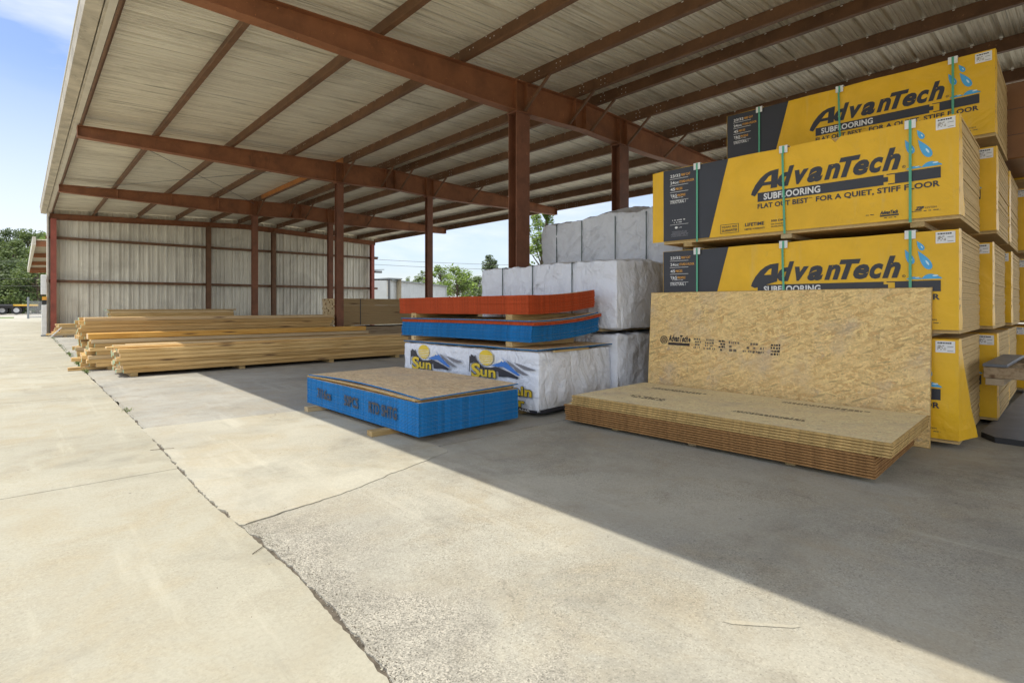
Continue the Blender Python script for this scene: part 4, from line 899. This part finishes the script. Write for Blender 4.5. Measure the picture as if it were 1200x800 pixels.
def wrapped(name, x0, y0, z0, sx, sy, sz, lab, m='tarp', rz=0., straps=(), k=1., puff=0., seed=0., flat=False, grp='white and grey wrapped lumber packs', smat='dstrap'):
    t = empty(name, (x0, y0, z0), rz, label=lab, cat='lumber pack', group=grp)
    hx, hy, hz = sx/2, sy/2, sz/2
    def disp(P, n):
        d = crease(P, n, k, seed)
        if flat and n.x < -.8: d = min(d, .010)*.8
        for s in straps: d -= .010*math.exp(-((P.y+hy-s)/.05)**2)
        if n.z > .5 and puff: d += puff*max(0, math.cos(P.x/hx*1.2))*(.35+.65*abs(math.sin(P.y*2.9+seed)))*(.25+.75*max(0, min(1, (.55-P.y)/.8)))*min(1, (hy-abs(P.y))/.15+.2)
        return d
    b = rbox(hx, hy, hz, .03, .034, disp, name, M[m]); o = b.build('wrapping', t, (hx, hy, hz), smooth=True)
    for s in straps:
        q = MB(); y = s; e = .0
        path = [(-.004, 0), (-.004, sz+.0), (sx+.004, sz+.0), (sx+.004, 0)]
        q.box(-.012, -.006, y-.006, y+.006, .01, sz, M[smat]); q.box(sx+.001, sx+.006, y-.008, y+.008, .01, sz, M[smat]); q.box(-.012, sx+.006, y-.008, y+.008, sz-.002, sz+.003, M[smat]); q.build('strap', t)
    for y in (.3, sy/2, sy-.3): bk = MB(); bk.box(.04, sx-.04, y-.045, y+.045, -.038, .012, M['pine2']); bk.build('bearer', t)
    return t
# printed pack at the front (far end at s=0, near corner at s=2.156 in the print frame)
rzW = math.atan2(.16, 2.15)
w1 = wrapped('printed_lumber_pack', 3.61, 3.61, .04, 1.22, 2.156, .575, 'white wrapped lumber pack printed with a yellow sun and blue mountains', 'tarp', rzW, (), 1.5, 0, 2.2, True)
lp = Print(lambda s, z, l: Vector((-.0135-.0012*l, 2.156-s, z-.04)))
def logo(o):
    Y, K, G, Bm = M['logoyel'], M['logogrey'], M['faint'], M['logoblue']
    lp.ell(1.452+o, .525, .105, .080, Y, 2, 30)
    for k, z in enumerate((.545, .525, .505, .487, .47)): w = math.sqrt(max(0, 1-((z-.525)/.08)**2))*.105; lp.rect(1.452+o-w, 1.452+o+w, z-.0035, z+.0015, M['tarp'], 3)
    lp.shape([(1.195+o, .36), (1.20+o, .53), (1.215+o, .525), (1.225+o, .548), (1.245+o, .525), (1.26+o, .535), (1.275+o, .525), (1.295+o, .545), (1.305+o, .50), (1.36+o, .455), (1.43+o, .425), (1.52+o, .43), (1.60+o, .445), (1.70+o, .425), (1.80+o, .40), (1.91+o, .365), (1.895+o, .345), (1.77+o, .355), (1.64+o, .345), (1.63+o, .40), (1.50+o, .39), (1.38+o, .40), (1.33+o, .44), (1.27+o, .47), (1.215+o, .45), (1.205+o, .36)], K, 4)
    lp.shape([(1.53+o, .450), (1.60+o, .475), (1.671+o, .535), (1.74+o, .50), (1.84+o, .44), (1.935+o, .385), (1.90+o, .380), (1.80+o, .415), (1.70+o, .450), (1.62+o, .445)], Bm, 5)
    lp.shape([(1.60+o, .480), (1.671+o, .537), (1.72+o, .508), (1.70+o, .497), (1.68+o, .508), (1.66+o, .49), (1.64+o, .496), (1.62+o, .480)], M['white'], 6)
    lp.shape([(1.742+o, .525), (1.80+o, .500), (1.88+o, .462), (2.04+o, .392), (1.97+o, .392), (1.88+o, .42), (1.84+o, .455), (1.79+o, .475)], G, 4)
    lp.shape([(1.845+o, .503), (1.93+o, .492), (2.10+o, .458), (2.14+o, .448), (2.05+o, .440), (1.98+o, .445), (1.92+o, .468)], G, 4)
    def w_(b, s0, s1, z0, z1, bold=.03):
        lp.text(b, s0-.007, s1+.007, z0-.007, z1+.007, K, 7, bold+.035); lp.text(b, s0, s1, z0, z1, Y, 9, bold)
    w_('S', 1.235+o, 1.375+o, .31, .46); w_('un', 1.375+o, 1.60+o, .328, .405); w_('Mountain', 1.29+o, 2.085+o, .19, .285); w_('Lumber', 1.35+o, 1.995+o, .082, .165)
logo(0)
class Clip: pass
logo(-1.045)
K = M['logogrey']
for k in range(30):
    s0, s1 = 2.15*k/30, 2.15*(k+1)/30; h0, h1 = .072+.012*nz(s0*5, 3), .072+.012*nz(s1*5, 3); lp.quad([lp.fn(s0, .045, 2), lp.fn(s1, .045, 2), lp.fn(s1, h1, 2), lp.fn(s0, h0, 2)], K)
lp.text('MONTANA', 1.70, 2.06, .048, .068, M['white'], 5, .02)
for v in lp.v: pass
lp.v = [(x, min(max(y, .0), 2.15), z) for x, y, z in lp.v]
lp.build('printed_logo', w1)
hem = MB()
for k in range(24):
    a, c = 1.2*k/24, 1.2*(k+1)/24; h0, h1 = .035+.02*abs(nz(a*6, 9)), .035+.02*abs(nz(c*6, 9)); hem.quad([(a, -.016, .0), (c, -.016, .0), (c, -.017, h1), (a, -.017, h0)], K)
hem.build('dark_hem', w1)
w3 = wrapped('wrapped_lumber_pack', 4.84, 3.62, .04, 1.18, 2.33, .70, 'lower white wrapped pack right behind the printed one, resting on the floor', 'tarp', R(1), (), 2.4, 0, 5.1)
w2 = wrapped('wrapped_lumber_pack', 4.80, 3.60, .805, 1.2, 2.33, .755, 'white wrapped pack with a grey end face directly above the red boards level', 'tarp', R(.3), (.02+.62, 1.30, 1.87), 1.7, .05, 8.4)
for l, (zz, nm) in enumerate(((.04, 'lowest'), (.82, 'middle'))):
    wrapped('wrapped_lumber_pack', 6.08, 3.6, zz, 1.2, 2.38, .73, f'grey wrapped pack hidden behind the front wrapped packs, {nm} of the back stack', 'tarp2', 0, (.6, 1.8), 1.0, 0, 11.+l)
w4 = wrapped('wrapped_lumber_pack', 6.06, 3.55, 1.60, 1.2, 2.45, .69, 'topmost grey wrapped pack with a puffed uneven top, left of the yellow packs', 'tarp2', 0, (.52, 1.02, 1.62, 2.12), 2.6, .22, 14.2)
# two loose boards lying on the printed pack and the red and blue piles above them
a = sheet('sheathing_board', 2.14, 1.27, .011, 'blue', 'osb2', lambda x, y: .012*(1-x/1.27)*0 + .006*nz(x*2, y*2), 8, 14, 'blue-edged board lying directly on the printed white pack'); a.location = (3.585, 3.60, .632); a.rotation_euler.z = rzW
a = MB(); a.box(0, .55, 0, .03, 0, .018, M['pine2']); o = a.build('batten', None, (3.78, 3.56, .612)); o.rotation_euler.z = R(4); tag(o, 'thin pale batten under the edge of the board on the printed pack', 'batten')
def bow1(x, y): return .075*(x/1.1)**2.2*max(0, 1-y/1.4) + .003*math.sin(y*2)
bs = sheet('sheathing_board', 2.14, 1.10, .0104, 'blue', 'osb2', bow1, 12, 8, ch=.45)
stack(bs, 15, (3.60, 3.70, .705), rzW*.9, .0108, 'blue-edged board in the blue pile raised above the printed white pack', 'boards of the raised blue pile', .006, (.0004, 0), 8)
bs2 = sheet('sheathing_board', 2.16, 1.10, .0104, 'red', 'osb2', bow1, 12, 8)
stack(bs2, 3, (3.60, 3.66, .868), rzW*.9, .0112, 'thin red-edged board lying between the raised blue pile and the red pile', 'red boards between the blue and red piles', .005, (-.004, 0), 9)
bs3 = bs.copy(); COL.objects.link(bs3); bs3.location = (3.58, 3.69, .903); bs3['label'] = 'single blue-edged board on top of the thin red boards, under the red pile'; del bs3['group']
def bow2(x, y): return .075*(x/1.1)**2*max(0, 1-y/.95)**1.0 - .012*(y/2.1)
rs_ = sheet('sheathing_board', 2.14, 1.08, .0112, 'red', 'osb2', bow2, 12, 8)
stack(rs_, 16, (3.60, 3.74, .975), rzW*.9, .01165, 'red-edged board in the thick red pile on top of the blue boards', 'boards of the thick red pile', .005, (-.0016, -.0012), 10)
for z, w, hz_, nm in ((.650, 1.0, .052, 'blue'), (.916, 1.0, .056, 'red')):
    for y, q in ((4.0, 'right'), (5.58, 'left')):
        a = MB(); a.box(0, w, -.045, .045, 0, hz_, M['pine2']); o = a.build('bearer', None, (3.60-(y-3.7)*.07, y, z), bevel=.002); o.rotation_euler.z = R(4); tag(o, f'pale wooden bearer under the raised {nm} pile, the {q} one in view', 'timber bearer', 'bearers under the raised piles')

# ================================================================== LUMBER PILES
def bmesh_board(L_, w, h, m='pine'):
    b = MB(); b.box(0, L_, 0, w, 0, h, M[m], ends=M['end']); return b
def pile(loc, L_, rows, cols, w, h, label, group, seed, jx_=.05, skip=None, mat='pine', rz=0., extra=0, stick_every=0):
    r = random.Random(seed); proto = bmesh_board(L_, w-.003, h-.004, mat).build('pine_board', bevel=.003); first = True; z = loc[2]; out = []
    for i in range(rows):
        for j in range(cols):
            if skip and skip(i, j): continue
            o = proto if first else proto.copy()
            if not first: COL.objects.link(o)
            first = False
            o.location = (loc[0]+r.gauss(0, jx_)+loc[3]*(rows-1-i), loc[1]+j*w+r.uniform(-.004, .004)-(.008*abs(r.gauss(0, 1)) if j == 0 else 0), z+i*h+.002)
            o.rotation_euler = (0, 0, rz + r.uniform(-.0012, .0012)); tag(o, label, 'board', group); out.append(o)
    return out
def bearers(x0, xs_, y0, y1, h, who):
    for i, x in enumerate(xs_):
        a = MB(); a.box(-.045, .045, y0, y1, .001, h, M['pine2']); o = a.build('bearer', None, (x, 0, 0)); tag(o, f'wooden bearer on the floor under {who}', 'timber bearer', f'bearers under {who}')
bearers(0, (1.25, 2.75, 4.3, 5.7), 9.78, 10.7, .058, 'the nearest long lumber pile')
pile((1.08, 9.76, .058, 0.0), 4.88, 6, 7, .138, .0605, 'long pine board in the lumber pile nearest the camera', 'boards of the nearest lumber pile', 1, .03)
for i, (x, y, z, lab) in enumerate(((.92, 9.86, .423, 'loose pale board on the nearest lumber pile, sticking out farthest left'), (1.02, 10.02, .423, 'loose pale board on the nearest lumber pile, second from its front edge'), (1.2, 10.2, .423, 'loose pale board set back on top of the nearest lumber pile'))):
    o = bmesh_board(4.9, .135, .04 if i else .03).build('pine_board', None, (x, y, z), bevel=.003); tag(o, lab, 'board')
bearers(0, (1.1, 3.2, 5.2), 11.1, 12.0, .058, 'the middle lumber pile')
pile((.86, 11.08, .058, -.012), 4.88, 7, 6, .14, .064, 'green-ended pine board in the middle lumber pile', 'boards of the middle lumber pile', 2, .05)
for i, (x, y, z) in enumerate(((.70, 11.25, .06), (.66, 11.4, .125), (.72, 11.55, .19))):
    o = bmesh_board(4.9, .14, .05).build('pine_board', None, (x, y-.2-.0, z)); bpy.data.objects.remove(o)
o = bmesh_board(4.88, .30, .09, 'pine').build('pine_beam', None, (.80, 11.10, .512), bevel=.004); tag(o, 'orange-toned wide beam lying on the middle lumber pile', 'beam')
o.data.materials[0] = pine('orange_beam', (.66, .38, .09), (.56, .28, .05))
bearers(0, (1.1, 3.0, 5.0), 12.3, 13.1, .058, 'the rear lumber pile')
pile((.80, 12.28, .058, 0), 4.62, 11, 5, .14, .066, 'pine board in the rear lumber pile beside the steel column', 'boards of the rear lumber pile', 3, .05)
for i, (x, y, z, lab) in enumerate(((.84, 12.30, .786, 'pale board on the rear lumber pile, lying at its front edge'), (.78, 12.62, .786, 'pale board laid on the rear lumber pile behind the front one'))):
    o = bmesh_board(4.62, .24, .055).build('pine_board', None, (x, y, z), bevel=.003); tag(o, lab, 'board')
pile((.62, 11.3, .002, 0), 1.0, 1, 1, .14, .05, 'short pale offcut lying at the left foot of the middle lumber pile', 'offcuts', 33)
bearers(0, (2.4, 3.9, 5.4), 21.5, 22.3, .058, 'the far lumber pile by the back wall')
pile((2.12, 21.5, .058, 0), 3.62, 11, 5, .14, .076, 'pine board in the far pile in front of the ribbed back wall', 'boards of the far lumber pile', 4, .03)
o = bmesh_board(3.8, .7, .04).build('pine_board', None, (2.02, 21.45, .897)); tag(o, 'wide board capping the far lumber pile', 'board')
bearers(0, (1.1, 3.0), 23.6, 24.3, .058, 'the small pile by the corner post')
pile((.92, 23.6, .058, -.03), 4.2, 6, 4, .15, .064, 'pine board in the small pile beside the red corner post', 'boards of the small pile at the corner post', 5, .07)
o = MB(); o.bar((.72, 23.5, .02), (1.0, 23.55, .33), .03, .03, M['sticker']); tag(o.build('offcut', None), 'pale stick leaning on the small pile beside the corner post', 'stick')
# strapped bundles right of the column
def bundle(x, y, z, L_, W_, H_, nr, nc, lab, seed, m='brownpine'):
    t = empty('lumber_bundle', (x, y, z), 0, label=lab, cat='lumber bundle', group='strapped bundles right of the middle column')
    b = MB(); r = random.Random(seed); dh, dw = H_/nr, W_/nc
    for i in range(nr):
        for j in range(nc):
            dx = r.gauss(0, .012); b.box(dx, L_+dx, j*dw+.002, (j+1)*dw-.002, i*dh+.0015, (i+1)*dh-.0015, M[m], ends=M['pine2'])
    b.build('boards', t)
    for s in (.6, L_/2, L_-.6):
        q = MB(); q.box(s-.01, s+.01, -.004, -.001, 0, H_, M['chassis']); q.box(s-.01, s+.01, -.004, W_, H_+.001, H_+.003, M['chassis']); q.build('strap', t)
    for s in (.4, L_/2, L_-.4): q = MB(); q.box(s-.045, s+.045, .02, W_-.02, -.045, -.001, M['pine2']); q.build('bearer', t)
    return t
bundle(5.9, 13.02, .56, 4.88, .95, .68, 12, 8, 'tinted brown lumber bundle with pale sawn ends, topmost behind the thick brown column', 1)
bundle(5.82, 13.0, .05, 4.88, .98, .46, 8, 8, 'lower lumber bundle resting under the tinted brown one', 2, 'pinegrey')

# ================================================================== PALLET AND SHEET AT THE RIGHT EDGE
pal = empty('wooden_pallet', (5.56, .665, .50), 0, label='rough wooden pallet with a dark plank, at the right edge', cat='pallet')
a = MB(); a.box(0, .045, -1.6, 0, 0, .085, M['pinegrey']); a.build('stringer', pal, bevel=.004)
a = MB(); a.box(.5, .545, -1.6, 0, 0, .085, M['pinegrey']); a.build('stringer', pal, bevel=.004)
a = MB(); a.box(1.15, 1.195, -1.6, 0, 0, .085, M['pinegrey']); a.build('stringer', pal, bevel=.004)
a = MB(); a.box(-.01, 1.2, -.14, .004, .087, .11, M['mat']); a.build('dark_plank', pal, bevel=.003)
for y in (-.62, -1.1, -1.5): a = MB(); a.box(0, 1.2, y-.1, y, .087, .108, M['pinegrey']); a.build('top_board', pal, bevel=.003)
a = MB(); a.box(.01, 1.19, -.12, -.01, -.055, -.002, M['pinegrey']); a.build('bottom_board', pal, bevel=.003)
for y in (-.75, -1.45): a = MB(); a.box(.01, 1.19, y-.1, y, -.024, -.002, M['pinegrey']); a.build('bottom_board', pal, bevel=.003)
a = MB(); a.box(5.75, 6.7, -.75, -.42, .61, .70, M['pinegrey']); tag(a.build('timber_block', None, bevel=.004), 'wooden block lying on the pallet at the right edge', 'block')
sp = empty('white_crate', (5.72, .30, .046), 0, label='white crate carrying the pallet at the right edge', cat='crate')
a = MB(); a.box(0, .9, -1.2, 0, .0, .395, M['whitebox']); a.build('body', sp, bevel=.01)
sp.location = (5.95, .10, .046)
a = MB(); a.box(-.005, -.001, -1.1, -.1, .3, .32, M['mat']); a.build('rim_strip', sp)
a = MB(); a.poly([(5.58, .60, .045), (5.60, -1.8, .045), (9.2, -1.8, .045), (9.2, .68, .045), (5.74, .70, .045)], M['mat'])
for p, q in zip([(5.58, .60), (5.60, -1.8), (9.2, -1.8), (9.2, .68), (5.74, .70)], [(5.60, -1.8), (9.2, -1.8), (9.2, .68), (5.74, .70), (5.58, .60)]): a.quad([(p[0], p[1], .045), (q[0], q[1], .045), (q[0], q[1], .001), (p[0], p[1], .001)], M['rubber'])
tag(a.build('rubber_mat'), 'dark grey mat with a black edge on the floor at the right', 'mat')
